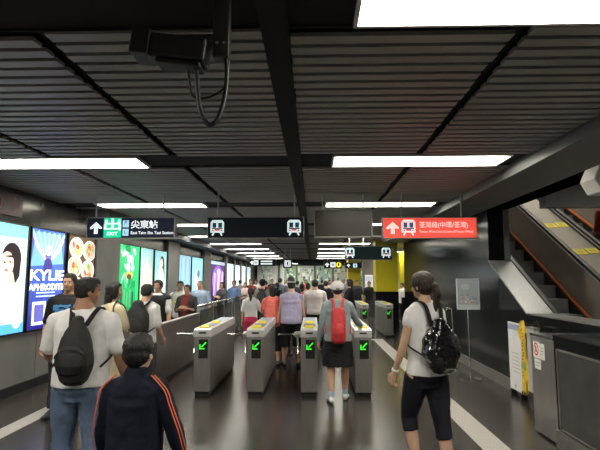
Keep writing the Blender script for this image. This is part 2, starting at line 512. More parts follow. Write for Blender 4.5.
def train(A, cx, cy, s, body=(.75, .92, .92), dark=(.01, .03, .05), red=(.85, .12, .15)):
    h = s / 2
    A.poly([(cx - .42 * s, cy - .28 * s), (cx + .42 * s, cy - .28 * s), (cx + .42 * s, cy + .34 * s), (cx + .30 * s, cy + .5 * s), (cx - .30 * s, cy + .5 * s), (cx - .42 * s, cy + .34 * s)], body)
    A.rect(cx - .30 * s, cx - .06 * s, cy + .02 * s, cy + .34 * s, dark)
    A.rect(cx + .06 * s, cx + .30 * s, cy + .02 * s, cy + .34 * s, dark)
    A.rect(cx - .34 * s, cx + .34 * s, cy - .08 * s, cy - .0 * s, dark)
    A.rect(cx - .16 * s, cx + .16 * s, cy - .18 * s, cy - .08 * s, red)
    A.oval(cx - .26 * s, cy - .16 * s, .05 * s, .05 * s, dark); A.oval(cx + .26 * s, cy - .16 * s, .05 * s, .05 * s, dark)
    A.line(cx - .2 * s, cy - .28 * s, cx - .3 * s, cy - .46 * s, .045 * s, body); A.line(cx + .2 * s, cy - .28 * s, cx + .3 * s, cy - .46 * s, .045 * s, body)

def sign(name, x0, x1, z0, z1, Y, label, cat='sign', th=.14, rods=(.08, .85), top=None):
    root = empty(name, label=label, cat=cat)
    bm = bmesh.new()
    fr = .012
    box(bm, x0, x1, Y + .02, Y + th, z0, z1)
    for a, b, c, d in ((x0, x1, z0, z0 + fr), (x0, x1, z1 - fr, z1), (x0, x0 + fr, z0, z1), (x1 - fr, x1, z0, z1)):
        box(bm, a, b, Y, Y + .02, c, d)
    fin('housing', bm, FRAME, root)
    top = top or CEIL + .05
    for r in rods:
        x = x0 + (x1 - x0) * r
        tube('hanger_rod', [(x, Y + th / 2, z1 - .01), (x, Y + th / 2, top)], .012, STEEL_L, root)
    A = Art((x0 + fr, Y + .016, z0 + fr), (1, 0, 0), (0, 0, 1), (0, -1, 0))
    A.W, A.H = x1 - x0 - 2 * fr, z1 - z0 - 2 * fr
    return root, A
def xz(px0, py0, px1, py1, Y):
    a, b = at(px0, py1, Y), at(px1, py0, Y)
    return a.x, b.x, a.z, b.z
SY = 7.0
# exit sign
x0, x1, z0, z1 = xz(86, 217, 175, 238.5, SY)
r, A = sign('exit_sign', x0, x1, z0, z1, SY, 'black hanging exit sign with a white up arrow and a green panel')
W, H = A.W, A.H
A.rect(0, W, 0, H, (.006, .009, .018))
arrow_up(A, .095 * W, .5 * H, .6 * H, (.85, .92, .95))
A.rect(.185 * W, .39 * W, 0, H, (.0, .55, .28))
A.rect(.405 * W, .475 * W, .53 * H, .88 * H, (.40, .66, .85)); A.rect(.405 * W, .475 * W, .1 * H, .45 * H, (.40, .66, .85))
A.done('sign_face', .9, r)
wx = x0 + .012
f = text('出', H * .62, M_front(wx + .288 * W, SY + .008, z0 + .62 * (z1 - z0)), WGLOW, r, align='CENTER', sx=1.7, bold=.004)
text('EXIT', H * .24, M_front(wx + .288 * W, SY + .008, z0 + .22 * (z1 - z0)), WGLOW, r, align='CENTER', sx=1.15, bold=.002)
text('尖東站', H * .44, M_front(wx + .5 * W, SY + .008, z0 + .63 * (z1 - z0)), WGLOW, r, sx=1.05, bold=.003)
text('East Tsim Sha Tsui Station', H * .21, M_front(wx + .5 * W, SY + .008, z0 + .26 * (z1 - z0)), WGLOW, r, sx=.98, bold=.001)
for ch, q in (('P', .72), ('L', .29)):
    text(ch, H * .3, M_front(wx + .44 * W, SY + .008, z0 + q * (z1 - z0)), mat('sign_ink', (.02, .05, .1), .5, noise_s=9), r, align='CENTER')
rebase(r, ((x0 + x1) / 2, SY, z0))
# black train sign
x0, x1, z0, z1 = xz(207, 216.5, 304, 238.5, SY)
r, A = sign('train_sign', x0, x1, z0, z1, SY, 'black hanging sign with a white train pictogram at each end, nearest row', rods=(.1, .9))
A.rect(0, A.W, 0, A.H, (.003, .004, .006))
for q in (.095, .905): train(A, q * A.W, .48 * A.H, .80 * A.H)
A.done('sign_face', .8, r); rebase(r, ((x0 + x1) / 2, SY, z0))
# blank monitor
x0, x1, z0, z1 = xz(314, 209, 372.5, 237.5, SY)
root = empty('display_monitor', label='blank dark display monitor in a grey frame beside the red sign', cat='monitor')
bm = bmesh.new(); fr = .018
box(bm, x0, x1, SY + .02, SY + .14, z0, z1)
for a, b, c, d in ((x0, x1, z0, z0 + fr), (x0, x1, z1 - fr, z1), (x0, x0 + fr, z0, z1), (x1 - fr, x1, z0, z1)): box(bm, a, b, SY, SY + .02, c, d)
fin('casing', bm, mat('monitor_grey_frame', (.42, .41, .39), .4, .3, noise_s=8, noise_a=.1), root)
B('screen', x0 + fr, x1 - fr, SY + .012, SY + .02, z0 + fr, z1 - fr, mat('dark_screen', (.055, .042, .032), .25, noise_s=2, noise_a=.1), root)
bm = bmesh.new()
xa = at(373, 225, SY).x; xb = at(383, 225, SY).x - .032
for py in (225.5, 236):
    z = at(378, py, SY).z; box(bm, xa - .02, xb + .02, SY + .05, SY + .09, z - .012, z + .012)
fin('link_bracket', bm, STEEL_L, root)
for q in (.15, .85):
    x = x0 + (x1 - x0) * q
    tube('hanger_rod', [(x, SY + .08, z1 - .01), (x, SY + .08, CEIL + .05)], .012, STEEL_L, root)
rebase(root, ((x0 + x1) / 2, SY, z0))
# red line sign
x0, x1, z0, z1 = xz(383, 217, 477, 238.5, SY)
r, A = sign('line_sign', x0, x1, z0, z1, SY, 'red hanging platform sign with a white up arrow and train', rods=(.21, .85))
W, H = A.W, A.H
A.rect(0, W, 0, H, (.80, .085, .06)); arrow_up(A, .10 * W, .5 * H, .62 * H, (.95, .72, .68))
train(A, .27 * W, .50 * H, .84 * H, (.95, .80, .78), (.05, .06, .13), (.75, .05, .05)); A.done('sign_face', .85, r)
wx = x0 + .012
text('荃灣綫(中環/荃灣)', H * .34, M_front(wx + .385 * W, SY + .008, z0 + .62 * (z1 - z0)), PGLOW, r, sx=.92)
text('Tsuen Wan Line (Central/Tsuen Wan)', H * .17, M_front(wx + .385 * W, SY + .008, z0 + .32 * (z1 - z0)), PGLOW, r, sx=1.02)
rebase(r, ((x0 + x1) / 2, SY, z0))
# farther signs
FY = 14.0
x0, x1, z0, z1 = xz(345, 246, 392, 260, FY)
r, A = sign('train_sign', x0, x1, z0, z1, FY, 'farther black hanging sign with two train pictograms, before the yellow pillar', rods=(.1, .4))
A.rect(0, A.W, 0, A.H, (.003, .007, .009))
for q in (.10, .88): train(A, q * A.W, .5 * A.H, .8 * A.H)
A.done('sign_face', .8, r); rebase(r, ((x0 + x1) / 2, FY, z0))
def icon_sign(px0, py0, px1, py1, Y, label, icons, rods=(.2, .8)):
    x0, x1, z0, z1 = xz(px0, py0, px1, py1, Y)
    r, A = sign('direction_sign', x0, x1, z0, z1, Y, label, rods=rods)
    A.rect(0, A.W, 0, A.H, (.003, .004, .005))
    for q, kind, col in icons:
        c, h = q * A.W, A.H
        if kind == 'arrow': arrow_up(A, c, .5 * h, .6 * h, col)
        elif kind == 'sq': A.rect(c - .36 * h, c + .36 * h, .14 * h, .86 * h, col); A.rect(c - .1 * h, c + .1 * h, .3 * h, .7 * h, (.02, .03, .03))
        elif kind == 'disc': A.oval(c, .5 * h, .38 * h, .38 * h, col); A.rect(c - .1 * h, c + .1 * h, .3 * h, .7 * h, (.05, .05, .02))
        elif kind == 'bars':
            for b in (.3, .68): A.rect(c - .9 * h, c + .9 * h, b * h - .1 * h, b * h + .1 * h, col)
    A.done('sign_face', .85, r); rebase(r, ((x0 + x1) / 2, Y, z0))
wc = (.85, .92, .92)
icon_sign(324, 261, 342, 268.5, 22, 'small black hanging sign with a round yellow symbol', [(.17, 'arrow', wc), (.5, 'sq', wc), (.82, 'disc', (.85, .75, .02))])
icon_sign(345, 262.5, 362, 268.5, 22, 'small black hanging sign with two pale symbols before the slim yellow pillar', [(.2, 'arrow', wc), (.6, 'sq', (.5, .75, .8))])
icon_sign(249, 259, 276, 266, 20, 'small black hanging direction sign with white writing, over the left-hand fence', [(.1, 'arrow', wc), (.25, 'sq', wc), (.65, 'bars', wc)])
icon_sign(283, 259, 292, 268, 20, 'small square hanging sign mostly white, near the corridor centre', [(.5, 'sq', wc)])
# wall sign upper left
t = empty('arrow_sign', label='maroon wall sign with a pale arrow above the leftmost lightbox', cat='sign')
B('plate', XL, XL + .03, 5.9, 6.72, 2.47, 2.79, mat('maroon_plate', (.075, .022, .03), .4, noise_s=6, noise_a=.1), t, bevel=.006)
A = Art((XL + .031, 5.9, 2.47), (0, 1, 0), (0, 0, 1), (1, 0, 0))
pc = (.36, .22, .22)
A.line(.46, .16, .72, .16, .016, pc); A.line(.62, .27, .735, .155, .018, pc); A.line(.62, .05, .735, .165, .018, pc)
A.oval(.25, .16, .115, .115, pc, 24); A.oval(.25, .16, .09, .09, (.075, .022, .03), 24); A.rect(.19, .31, .145, .175, pc)
A.done('pictogram', 0, t); rebase(t, (XL, 6.3, 2.47))

# ================================================================== LIGHTBOX POSTERS on the left wall
PZ0, PZ1 = .84, 2.38
def lightbox(y0, y1, label, draw, es=1.1, z0=PZ0, z1=PZ1):
    root = empty('lightbox_poster', label=label, cat='poster', group=None)
    bm = bmesh.new(); f = .02
    box(bm, XL, XL + .05, y0, y1, z0, z1)
    for a, b, c, d in ((y0, y1, z0, z0 + f), (y0, y1, z1 - f, z1), (y0, y0 + f, z0, z1), (y1 - f, y1, z0, z1)): box(bm, XL + .05, XL + .07, a, b, c, d)
    fin('frame', bm, BLACK, root)
    A = Art((XL + .052, y0 + f, z0 + f), (0, 1, 0), (0, 0, 1), (1, 0, 0)); A.W, A.H = y1 - y0 - 2 * f, z1 - z0 - 2 * f
    A.root = root
    draw(A, A.W, A.H)
    A.done('printed_sheet', es, root)
    return rebase(root, (XL, (y0 + y1) / 2, z0))
def d_beauty(A, W, H):
    A.rect(0, W, 0, H, (.45, .80, 1.0), (.75, .97, 1.0)); A.rect(0, W, .88 * H, H, (.35, .75, .78))
    A.oval(.20 * W, .55 * H, .26 * W, .35 * H, (.88, .99, 1), 24)
    A.poly([(.35 * W, 0), (.98 * W, 0), (.95 * W, .30 * H), (.80 * W, .46 * H), (.55 * W, .46 * H), (.40 * W, .25 * H)], (1, .97, .88), (1, .93, .82))   # pale dress
    A.oval(.68 * W, .68 * H, .20 * W, .15 * H, (.03, .02, .02), 24)            # dark hair
    A.poly([(.70 * W, .70 * H), (.88 * W, .70 * H), (.86 * W, .52 * H), (.74 * W, .42 * H), (.70 * W, .50 * H)], (.03, .02, .02))
    A.poly([(.56 * W, .40 * H), (.80 * W, .40 * H), (.72 * W, .56 * H), (.60 * W, .56 * H)], (.93, .72, .58))  # neck and shoulders
    A.line(.88 * W, .16 * H, .82 * W, .44 * H, .05 * W, (.95, .75, .62), .06 * W)
    A.oval(.59 * W, .63 * H, .135 * W, .115 * H, (.97, .78, .65), 24)          # face
    A.poly([(.50 * W, .70 * H), (.74 * W, .72 * H), (.76 * W, .62 * H), (.70 * W, .69 * H)], (.03, .02, .02))
    A.line(.62 * W, .50 * H, .40 * W, .56 * H, .035 * W, (.95, .76, .63), .025 * W)   # raised hand
    A.oval(.54 * W, .645 * H, .026 * W, .008 * H, (.08, .04, .04)); A.oval(.65 * W, .65 * H, .026 * W, .008 * H, (.08, .04, .04)); A.oval(.58 * W, .575 * H, .04 * W, .011 * H, (.75, .15, .2))
    A.line(.575 * W, .635 * H, .57 * W, .60 * H, .006 * W, (.85, .62, .5))
    A.rect(0, W, 0, .09 * H, (.1, .45, 1)); A.oval(.18 * W, .14 * H, .16 * W, .09 * H, (.85, .97, 1)); A.oval(.85 * W, .12 * H, .10 * W, .08 * H, (.9, .99, 1))
def d_concert(A, W, H):
    A.rect(0, W, 0, H, (.02, .015, .22), (.10, .22, .75))
    A.poly([(.02 * W, .62 * H), (.98 * W, .66 * H), (.85 * W, .97 * H), (.12 * W, .97 * H)], (.22, .48, .95))
    for i in range(7): A.line(.5 * W, .62 * H, (.02 + .16 * i) * W, .98 * H, .006, (.45, .68, 1), .03)
    A.oval(.5 * W, .68 * H, .11 * W, .10 * H, (.12, .14, .42)); A.oval(.5 * W, .79 * H, .09 * W, .055 * H, (.80, .70, .55)); A.oval(.5 * W, .785 * H, .055 * W, .042 * H, (.95, .74, .62))
    A.line(.42 * W, .70 * H, .16 * W, .82 * H, .022, (.82, .50, .40)); A.line(.16 * W, .82 * H, .05 * W, .93 * H, .018, (.82, .50, .40))
    A.line(.58 * W, .70 * H, .82 * W, .80 * H, .022, (.82, .50, .40)); A.line(.82 * W, .80 * H, .95 * W, .92 * H, .018, (.82, .50, .40))
    A.oval(.5 * W, .62 * H, .13 * W, .09 * H, (.06, .05, .25))
    A.rect(.12 * W, .5 * W, .04 * H, .27 * H, (.75, .82, 1)); A.rect(.18 * W, .44 * W, .07 * H, .24 * H, (.12, .12, .45))
    A.poly([(.6 * W, .02 * H), (.9 * W, .02 * H), (.98 * W, .34 * H), (.74 * W, .30 * H)], (.35, .52, .98)); A.line(.7 * W, .03 * H, .9 * W, .32 * H, .05, (.8, .88, 1), .02)
    for b in (.315, .35): A.rect(.2 * W, .75 * W, b * H, (b + .014) * H, (.6, .7, 1))
    for b in (.08, .13, .18, .22): A.rect(.54 * W, .68 * W, b * H, (b + .02) * H, (.75, .82, 1))
    pm = mat('poster_white_letters', (.9, .92, 1), .5, emit=(.88, .92, 1), es=1.1)
    cy = A.o.y + .5 * W
    for s_, z, sz, sx in (('KYLIE', .53, .225, 1.75), ('APHRODITE', .41, .135, 1.34)):
        text(s_, sz, M_left(XL + .066, cy, A.o.z + z * H), pm, A.root, align='CENTER', sx=sx, bold=.006)
def d_food(A, W, H):
    A.rect(0, W, 0, H, (.12, .07, .04)); rnd = random.Random(3)
    spots = [(.30, .86), (.78, .84), (.25, .64), (.72, .60), (.3, .40), (.75, .36), (.3, .16), (.75, .13)]
    for a, b in spots:
        A.oval(a * W, b * H, .26 * W, .125 * H, (.92, .88, .80), 22); A.oval(a * W, b * H, .20 * W, .095 * H, (.62, .52, .42), 20)
        for _ in range(9):
            c = rnd.choice([(.85, .25, .12), (.9, .6, .15), (.25, .5, .08), (.85, .75, .6), (.55, .12, .06), (.95, .9, .75)])
            A.oval((a + rnd.uniform(-.13, .13)) * W, (b + rnd.uniform(-.06, .06)) * H, rnd.uniform(.03, .07) * W, rnd.uniform(.015, .035) * H, c, 10, rnd.random() * 3)
def d_green(A, W, H):
    A.rect(0, W, 0, H, (.02, .35, .10), (.05, .55, .22)); rnd = random.Random(5)
    for _ in range(26):
        A.oval(rnd.uniform(.1, .8) * W, rnd.uniform(.35, .95) * H, rnd.uniform(.06, .16) * W, rnd.uniform(.02, .06) * H, rnd.choice([(.75, .95, .85), (.1, .7, .3), (.5, .9, .7), (.02, .3, .1), (.9, 1, .95)]), 12, rnd.random() * 3)
    A.oval(.5 * W, .55 * H, .18 * W, .06 * H, (.7, .45, .1)); A.oval(.5 * W, .53 * H, .12 * W, .04 * H, (.08, .06, .03))
    for i in range(5): A.rect((.1 + .14 * i) * W, (.18 + .14 * i) * W, .08 * H, (.3 + .04 * (i % 2)) * H, rnd.choice([(.02, .12, .05), (.1, .5, .2), (.03, .08, .08)]))
    A.rect(.84 * W, W, 0, H, (.03, .62, .18))
def d_pale(A, W, H):
    A.rect(0, W, 0, H, (.90, .82, .50), (.40, .80, .85)); A.oval(.6 * W, .45 * H, .22 * W, .3 * H, (.95, .90, .72), 20); A.line(.3 * W, .2 * H, .5 * W, .85 * H, .05, (.75, .9, .7)); A.rect(0, W, 0, .08 * H, (.4, .75, .7))
def d_bride(A, W, H):
    A.rect(0, W, 0, H, (.55, .85, .75), (.35, .75, .85)); A.oval(.55 * W, .35 * H, .3 * W, .4 * H, (.97, .95, .92), 22); A.oval(.62 * W, .80 * H, .2 * W, .12 * H, (.05, .03, .03)); A.line(.75 * W, .78 * H, .85 * W, .5 * H, .08, (.05, .03, .03), .02); A.oval(.56 * W, .78 * H, .13 * W, .085 * H, (.95, .76, .66)); A.line(.55 * W, .7 * H, .5 * W, .55 * H, .1, (.95, .8, .72))
def d_blue(A, W, H):
    A.rect(0, W, 0, H, (.35, .60, .82), (.42, .74, .95))
    for i in range(5): A.line((.1 + .2 * i) * W, .05 * H, (.2 + .17 * i) * W, .95 * H, .03, (.6, .85, .97) if i % 2 else (.2, .42, .62), .06)
def d_teal(A, W, H):
    A.rect(0, W, 0, H, (.30, .62, .75), (.30, .70, .92)); A.oval(.5 * W, .4 * H, .3 * W, .35 * H, (.6, .85, .92)); A.oval(.6 * W, .62 * H, .14 * W, .1 * H, (.1, .2, .3))
def d_purple(A, W, H):
    A.rect(0, W, 0, H, (.03, .012, .07), (.08, .04, .16))
    A.oval(.5 * W, .5 * H, .40 * W, .40 * H, (.28, .12, .50), 24)
    for i, (a, c) in enumerate(((.22, (.62, .42, .90)), (.36, (.35, .18, .65)), (.50, (.88, .78, 1)), (.64, (.45, .22, .75)), (.78, (.66, .5, .95)))):
        A.line(a * W, .12 * H, (a + .06) * W, (.70 + .05 * (i % 3)) * H, .045 * W, c, .07 * W)
    A.oval(.55 * W, .74 * H, .12 * W, .07 * H, (.9, .8, .95)); A.rect(0, W, .92 * H, H, (.5, .65, .8))
def d_white(A, W, H):
    A.rect(0, W, 0, H, (.85, .92, .98), (.75, .95, 1)); A.rect(.2 * W, .6 * W, .15 * H, .7 * H, (.95, .9, .85)); A.rect(.65 * W, .8 * W, .1 * H, .9 * H, (.3, .5, .55))
ow = lambda px: on_wall(px, XL)
lightbox(5.75, ow(25.2), 'leftmost lightbox poster of a dark-haired woman on pale blue', d_beauty, 1.0)
lightbox(ow(27), ow(62.5), 'blue concert lightbox poster with large white lettering', d_concert, 1.05)
lightbox(ow(65), ow(93), 'lightbox poster covered with plates of food', d_food, .55)
lightbox(ow(117), ow(137.5), 'bright green lightbox poster beneath the exit sign', d_green, .75)
lightbox(ow(138.5), ow(152), 'pale yellow and teal lightbox poster next to the green one', d_pale, .6)
lightbox(ow(153), ow(165.5), 'lightbox poster of a dark-haired figure in white', d_bride, .7)
lightbox(ow(178), ow(190), 'pale blue lightbox poster with diagonal bands, past the second grey pier', d_blue, .7)
lightbox(ow(190.8), ow(202), 'teal blue lightbox poster beside the pale blue striped one', d_teal, .7)
lightbox(ow(210), ow(224), 'dark lightbox poster with a glowing purple oval', d_purple, .85, z0=.7)
lightbox(ow(226.5), ow(233), 'whitish lightbox poster, first beyond the purple one', d_white, .8)
lightbox(ow(234.5), ow(239.5), 'whitish lightbox poster, second beyond the purple one', d_white, .8)
lightbox(ow(241), ow(245), 'whitish lightbox poster, third beyond the purple one', d_white, .8)
lightbox(ow(246.5), ow(250), 'whitish lightbox poster at the far end of the left wall', d_white, .8)
# ================================================================== GATES
GATEB = mat('gate_brushed_steel', (.36, .35, .335), .36, .75, noise_s=14, noise_a=.1, stretch=(1, 1, .2))
GATET = mat('gate_pale_top', (.62, .61, .59), .4, .25, noise_s=9, noise_a=.06)
BLUEP = mat('blue_grey_label', (.30, .38, .52), .35, noise_s=14, noise_a=.1)
def make_gate(arm=True):
    g = empty('ticket_gate')
    w = .118
    B('plinth', -w + .02, w - .02, .02, 2.03, 0, .06, BLACK, g)
    B('body', -w, w, 0, 2.05, .055, .80, GATEB, g, bevel=.012)
    bm = bmesh.new(); prism(bm, [(-.012, .80), (-.012, .895), (.03, .915), (2.0, .915), (2.06, .88), (2.06, .80)], -w - .004, w + .004, 'x')
    fin('top_casing', bm, GATET, g, bevel=.005)
    B('ticket_slot', -.05, .05, -.016, 0, .845, .868, BLACK, g)
    for y in (.05, .84):
        bm = bmesh.new(); prism(bm, [(y, .913), (y + .02, .935), (y + .17, .943), (y + .21, .913)], -.062, .062, 'x')
        p = fin('card_reader', bm, YELP, g, bevel=.006); p['label'] = 'yellow card reader pad'
    B('top_label', -.09, .09, 1.15, 1.95, .914, .918, BLUEP, g)
    B('top_label', -.09, .09, .32, .78, .914, .918, mat('dark_label', (.06, .07, .09), .3, noise_s=8), g)
    d = B('display', -.052, .075, -.008, .004, .51, .765, BLACK, g, bevel=.003)
    A = Art((.012, -.009, .685), (1, 0, 0), (0, 0, 1), (0, -1, 0)); gc = (.05, 1, .04)
    s = .045
    A.line(s * .9, s * .9, -s * .5, -s * .5, .008, gc)
    A.line(-s, s * .35, -s, -s, .008, gc); A.line(-s - .01, -s, s * .45, -s, .008, gc)
    A.done('arrow_lamp', .8, d)
    if arm:
        bm = bmesh.new(); loft(bm, [(-w, .34, .80), (-w - .07, .34, .80)], .045, .045, side=(0, 1, 0))
        h = fin('turnstile_hub', bm, STEEL, g, smooth=True)
        c = V((-w - .06, .34, .80))
        for e in ((V((-.27, 0, .0)),) if arm == 1 else ()) + (V((.02, .17, -.25)), V((.02, -.17, -.25))):
            bm = bmesh.new(); loft(bm, [c, c + e], .015, .015, side=(0, 1, .1), n=8)
            fin('turnstile_arm', bm, CHROME, h, smooth=True)
    return g
gl = ['leftmost ticket gate of the near row, beside the low metal barrier', 'second near ticket gate from the left, in front of the woman in coral',
      'third near ticket gate from the left, left of the woman with the red backpack', 'rightmost near ticket gate, under the hand of the capped woman']
g0 = make_gate()
for i, x in enumerate((-1.545, -.805, -.055, .69)):
    g = g0 if i == 0 else copy_tree(g0) if i < 3 else make_gate(arm=2)
    g.location = (x, 6.8, 0); tag(g, gl[i], 'ticket gate', 'near ticket gates with green arrows')
for i, (px, lb) in enumerate(((364.5, 'farther ticket gate with a green arrow, left of the far pair'), (389, 'farther ticket gate with a green arrow, right of the far pair beside the dark wall'))):
    g = make_gate(arm=0) if i == 0 else copy_tree(g)
    g.location = (at(px, 320, 13.6).x, 13.6, 0); tag(g, lb, 'ticket gate', 'far ticket gates with green arrows')

# ================================================================== BARRIERS
t = empty('metal_barrier', label='low solid metal barrier running back from the left of the gates', cat='barrier')
B('panel', -2.36, -2.31, 7.0, 9.75, .06, .90, mat('dull_barrier_steel', (.27, .26, .25), .34, .7, noise_s=8, noise_a=.1), t, bevel=.006)
B('end_post', -2.385, -2.285, 6.95, 7.02, 0, .93, STEEL_L, t, bevel=.008)
B('top_rail', -2.375, -2.295, 7.0, 9.76, .895, .93, STEEL, t, bevel=.008)
B('base_plinth', -2.35, -2.32, 7.0, 9.75, 0, .06, BLACK, t)
rebase(t, (-2.335, 7, 0))
gm = mat('smoked_glass', (.05, .052, .055), .08, noise_s=2, noise_a=.1); gm.node_tree.nodes['Principled BSDF'].inputs['Alpha'].default_value = .72
t = empty('glass_barrier', label='smoked glass barrier with a steel handrail behind the gates, along the left passage', cat='barrier')
tube('handrail', [(-2.335, 9.8, 1.05), (-2.335, 16.8, 1.05)], .03, CHROME, t, n=10)
for k in range(6):
    y = 9.85 + k * 1.385
    B('post', -2.36, -2.31, y - .03, y + .03, 0, 1.04, STEEL, t, bevel=.004)
    if k < 5: B('glass_panel', -2.342, -2.328, y + .05, y + 1.335, .12, .96, gm, t)
rebase(t, (-2.335, 9.85, 0))

# ================================================================== PILLARS and the far end
def pillar(n, px0, px1, Y, dep, dado, label=None):
    x0, x1 = at(px0, 285, Y).x, at(px1, 285, Y).x
    struct(B('pillar_%s' % n, x0, x1, Y, Y + dep, dado, 3.15, YEL, bevel=.01))
    struct(B('pillar_%s_base' % n, x0 - .015, x1 + .015, Y - .015, Y + dep + .015, 0, dado, GRAN, bevel=.005))
pillar('1', 376, 398, 15.9, .65, 1.2)
pillar('2', 348, 361, 22.5, .7, 1.0)
pillar('3', 400, 406, 20.5, .5, 1.15)
x0, x1 = at(363, 285, 24).x, at(377, 285, 24).x
struct(B('wall_mid', x0, x1, 24, 24.3, 0, 3.15, PILG))
t = empty('notice_board', label='pale notice board on the grey wall between the two yellow pillars', cat='notice board')
a, b = at(365, 275, 23.9), at(373, 289, 23.9)
B('frame', a.x - .03, b.x + .03, 23.95, 24.0, b.z - .03, a.z + .03, STEEL, t)
A = Art((a.x, 23.945, b.z), (1, 0, 0), (0, 0, 1), (0, -1, 0)); w_, h_ = b.x - a.x, a.z - b.z
A.rect(0, w_, 0, h_, (.75, .76, .80)); A.rect(.1 * w_, .9 * w_, .55 * h_, .9 * h_, (.5, .55, .65)); A.rect(.1 * w_, .6 * w_, .1 * h_, .45 * h_, (.6, .6, .62))
A.done('printed_sheet', .45, t); rebase(t, ((a.x + b.x) / 2, 24, b.z))  # the board's print is given a glow of its own
struct(B('ceiling_far_beam', -4.2, 2.35, 30.4, 30.9, 2.62, 3.2, DARK))
struct(B('wall_counter_far', 2.87, 6.5, 15.6, 15.9, 0, 1.02, GRAN))
# lit shop fronts at the end of the hall
shopc = [(.55, .62, .50), (.35, .50, .32), (.55, .62, .48), (.42, .55, .45), (.60, .60, .45), (.4, .55, .35)]
slab = ['leftmost lit shop front at the far end of the hall', 'second lit shop front from the left at the far end', 'greenish lit shop front straight ahead at the far end', 'grey-green lit shop front right of straight ahead',
        'warm lit shop front near the slim yellow pillar at the far end', 'green lit shop front half behind the slim yellow pillar']
rnd = random.Random(11)
for i in range(6):
    xa = -3.9 + i * 1.35
    t = empty('shop_front', label=slab[i], cat='shop front', group='lit shop fronts at the far end')
    B('frame', xa, xa + 1.33, 36.06, 36.3, 0, 2.7, mat('shop_frame', (.12, .12, .12), .4, .3, noise_s=5), t)
    A = Art((xa + .05, 36.05, .5), (1, 0, 0), (0, 0, 1), (0, -1, 0))
    A.rect(0, 1.23, 0, 2.1, [c * .6 for c in shopc[i]], shopc[i])
    for _ in range(46):
        a0, b0 = rnd.uniform(0, 1.0), rnd.uniform(0, 1.8)
        c = rnd.choice([(.1, .16, .1), (.9, .95, .9), (.25, .5, .2), (.9, .85, .6), (.15, .15, .17), (.4, .45, .45)])
        A.rect(a0, a0 + rnd.uniform(.04, .2), b0, b0 + rnd.uniform(.04, .3), c)
    A.done('window_display', .36, t); rebase(t, (xa + .66, 36.2, 0))
struct(B('wall_far_shops', -4.2, 2.35, 36.3, 36.5, 0, 3.15, SOFF))
for i, px in enumerate((259, 266, 274, 282)):
    x = at(px, 280, 33 + i * .5).x
    struct(B('pillar_far_%d' % (i + 1), x - .13, x + .13, 33 + i * .5, 33.3 + i * .5, 0, 3.15, WHITEP, bevel=.01))
# far lights
for i, (x, y, rz, lb) in enumerate(((-1.9, 32, 90, 'bright ceiling strip light beyond the last beam, left'), (-1.3, 34, 90, 'bright ceiling strip light beyond the last beam, toward the centre'), (.9, 33, 90, 'ceiling strip light beyond the last beam, right'))):
    o = copy_tree(proto); o.location = (x, y, 2.72); o.rotation_euler.z = R(rz); tag(o, lb, 'light', 'ceiling lights beyond the last beam')
for i, y in enumerate((17.3, 20.3, 23.3, 26.3)):
    o = copy_tree(proto); o.location = (4.2, y, 2.75); tag(o, '%s strip light of the right hall, behind the yellow pillars' % ('nearest', 'second', 'third', 'farthest')[i], 'light', 'ceiling lights of the right hall')
o = copy_tree(proto); o.location = (4.9, 9.5, 6.95); o.scale = (1.3, 1.6, 1); tag(o, 'added unseen strip light high in the escalator shaft', 'light', 'added fill lights of the escalator shaft')  # unseen lamps added to brighten the dark shaft
o = copy_tree(proto); o.location = (4.9, 12.5, 6.95); o.scale = (1.3, 1.6, 1); tag(o, 'added unseen strip light high in the escalator shaft', 'light', 'added fill lights of the escalator shaft')
o = copy_tree(proto); o.location = (4.7, 4.3, 3.12); tag(o, 'added unseen strip light over the foot of the escalators, behind the granite wall', 'light')  # unseen lamp added to light the shaft header

# ================================================================== RIGHT SIDE FURNITURE
# metal locker flush with the counter
t = empty('metal_cabinet', label='waist-high brushed metal cabinet with a red notice at the end of the counter', cat='cabinet')
B('body', 2.35, 2.85, CE + .005, CB, .02, 1.0, mat('cabinet_steel', (.33, .315, .30), .33, .7, noise_s=10, noise_a=.1, stretch=(1, 1, .2)), t, bevel=.006)
bm = bmesh.new(); box(bm, 2.345, 2.855, CE + .004, CB + .004, .998, 1.025); fin('polished_top', bm, CHROME, t, bevel=.004)
A = Art((2.348, CB - .06, .78), (0, -1, 0), (0, 0, 1), (-1, 0, 0))
A.rect(0, .15, 0, .17, (.78, .74, .70)); A.oval(.07, .09, .055, .068, (.65, .06, .05), 22); A.oval(.07, .09, .04, .05, (.78, .74, .70), 20); A.poly([(.05, .06), (.09, .06), (.08, .125), (.06, .125)], (.35, .03, .03)); A.line(.035, .135, .105, .045, .006, (.65, .06, .05))
A.rect(.155, .26, .0, .16, (.74, .72, .68)); A.rect(.17, .24, .11, .12, (.4, .4, .4)); A.rect(.17, .24, .08, .09, (.4, .4, .4)); A.rect(.17, .22, .05, .06, (.4, .4, .4))
A.rect(.03, .17, -.11, -.01, (.76, .74, .70)); A.rect(.05, .15, -.05, -.04, (.4, .4, .4)); A.rect(.05, .13, -.08, -.07, (.4, .4, .4))
A.done('notices', 0, t); rebase(t, (2.6, 4.9, 0))
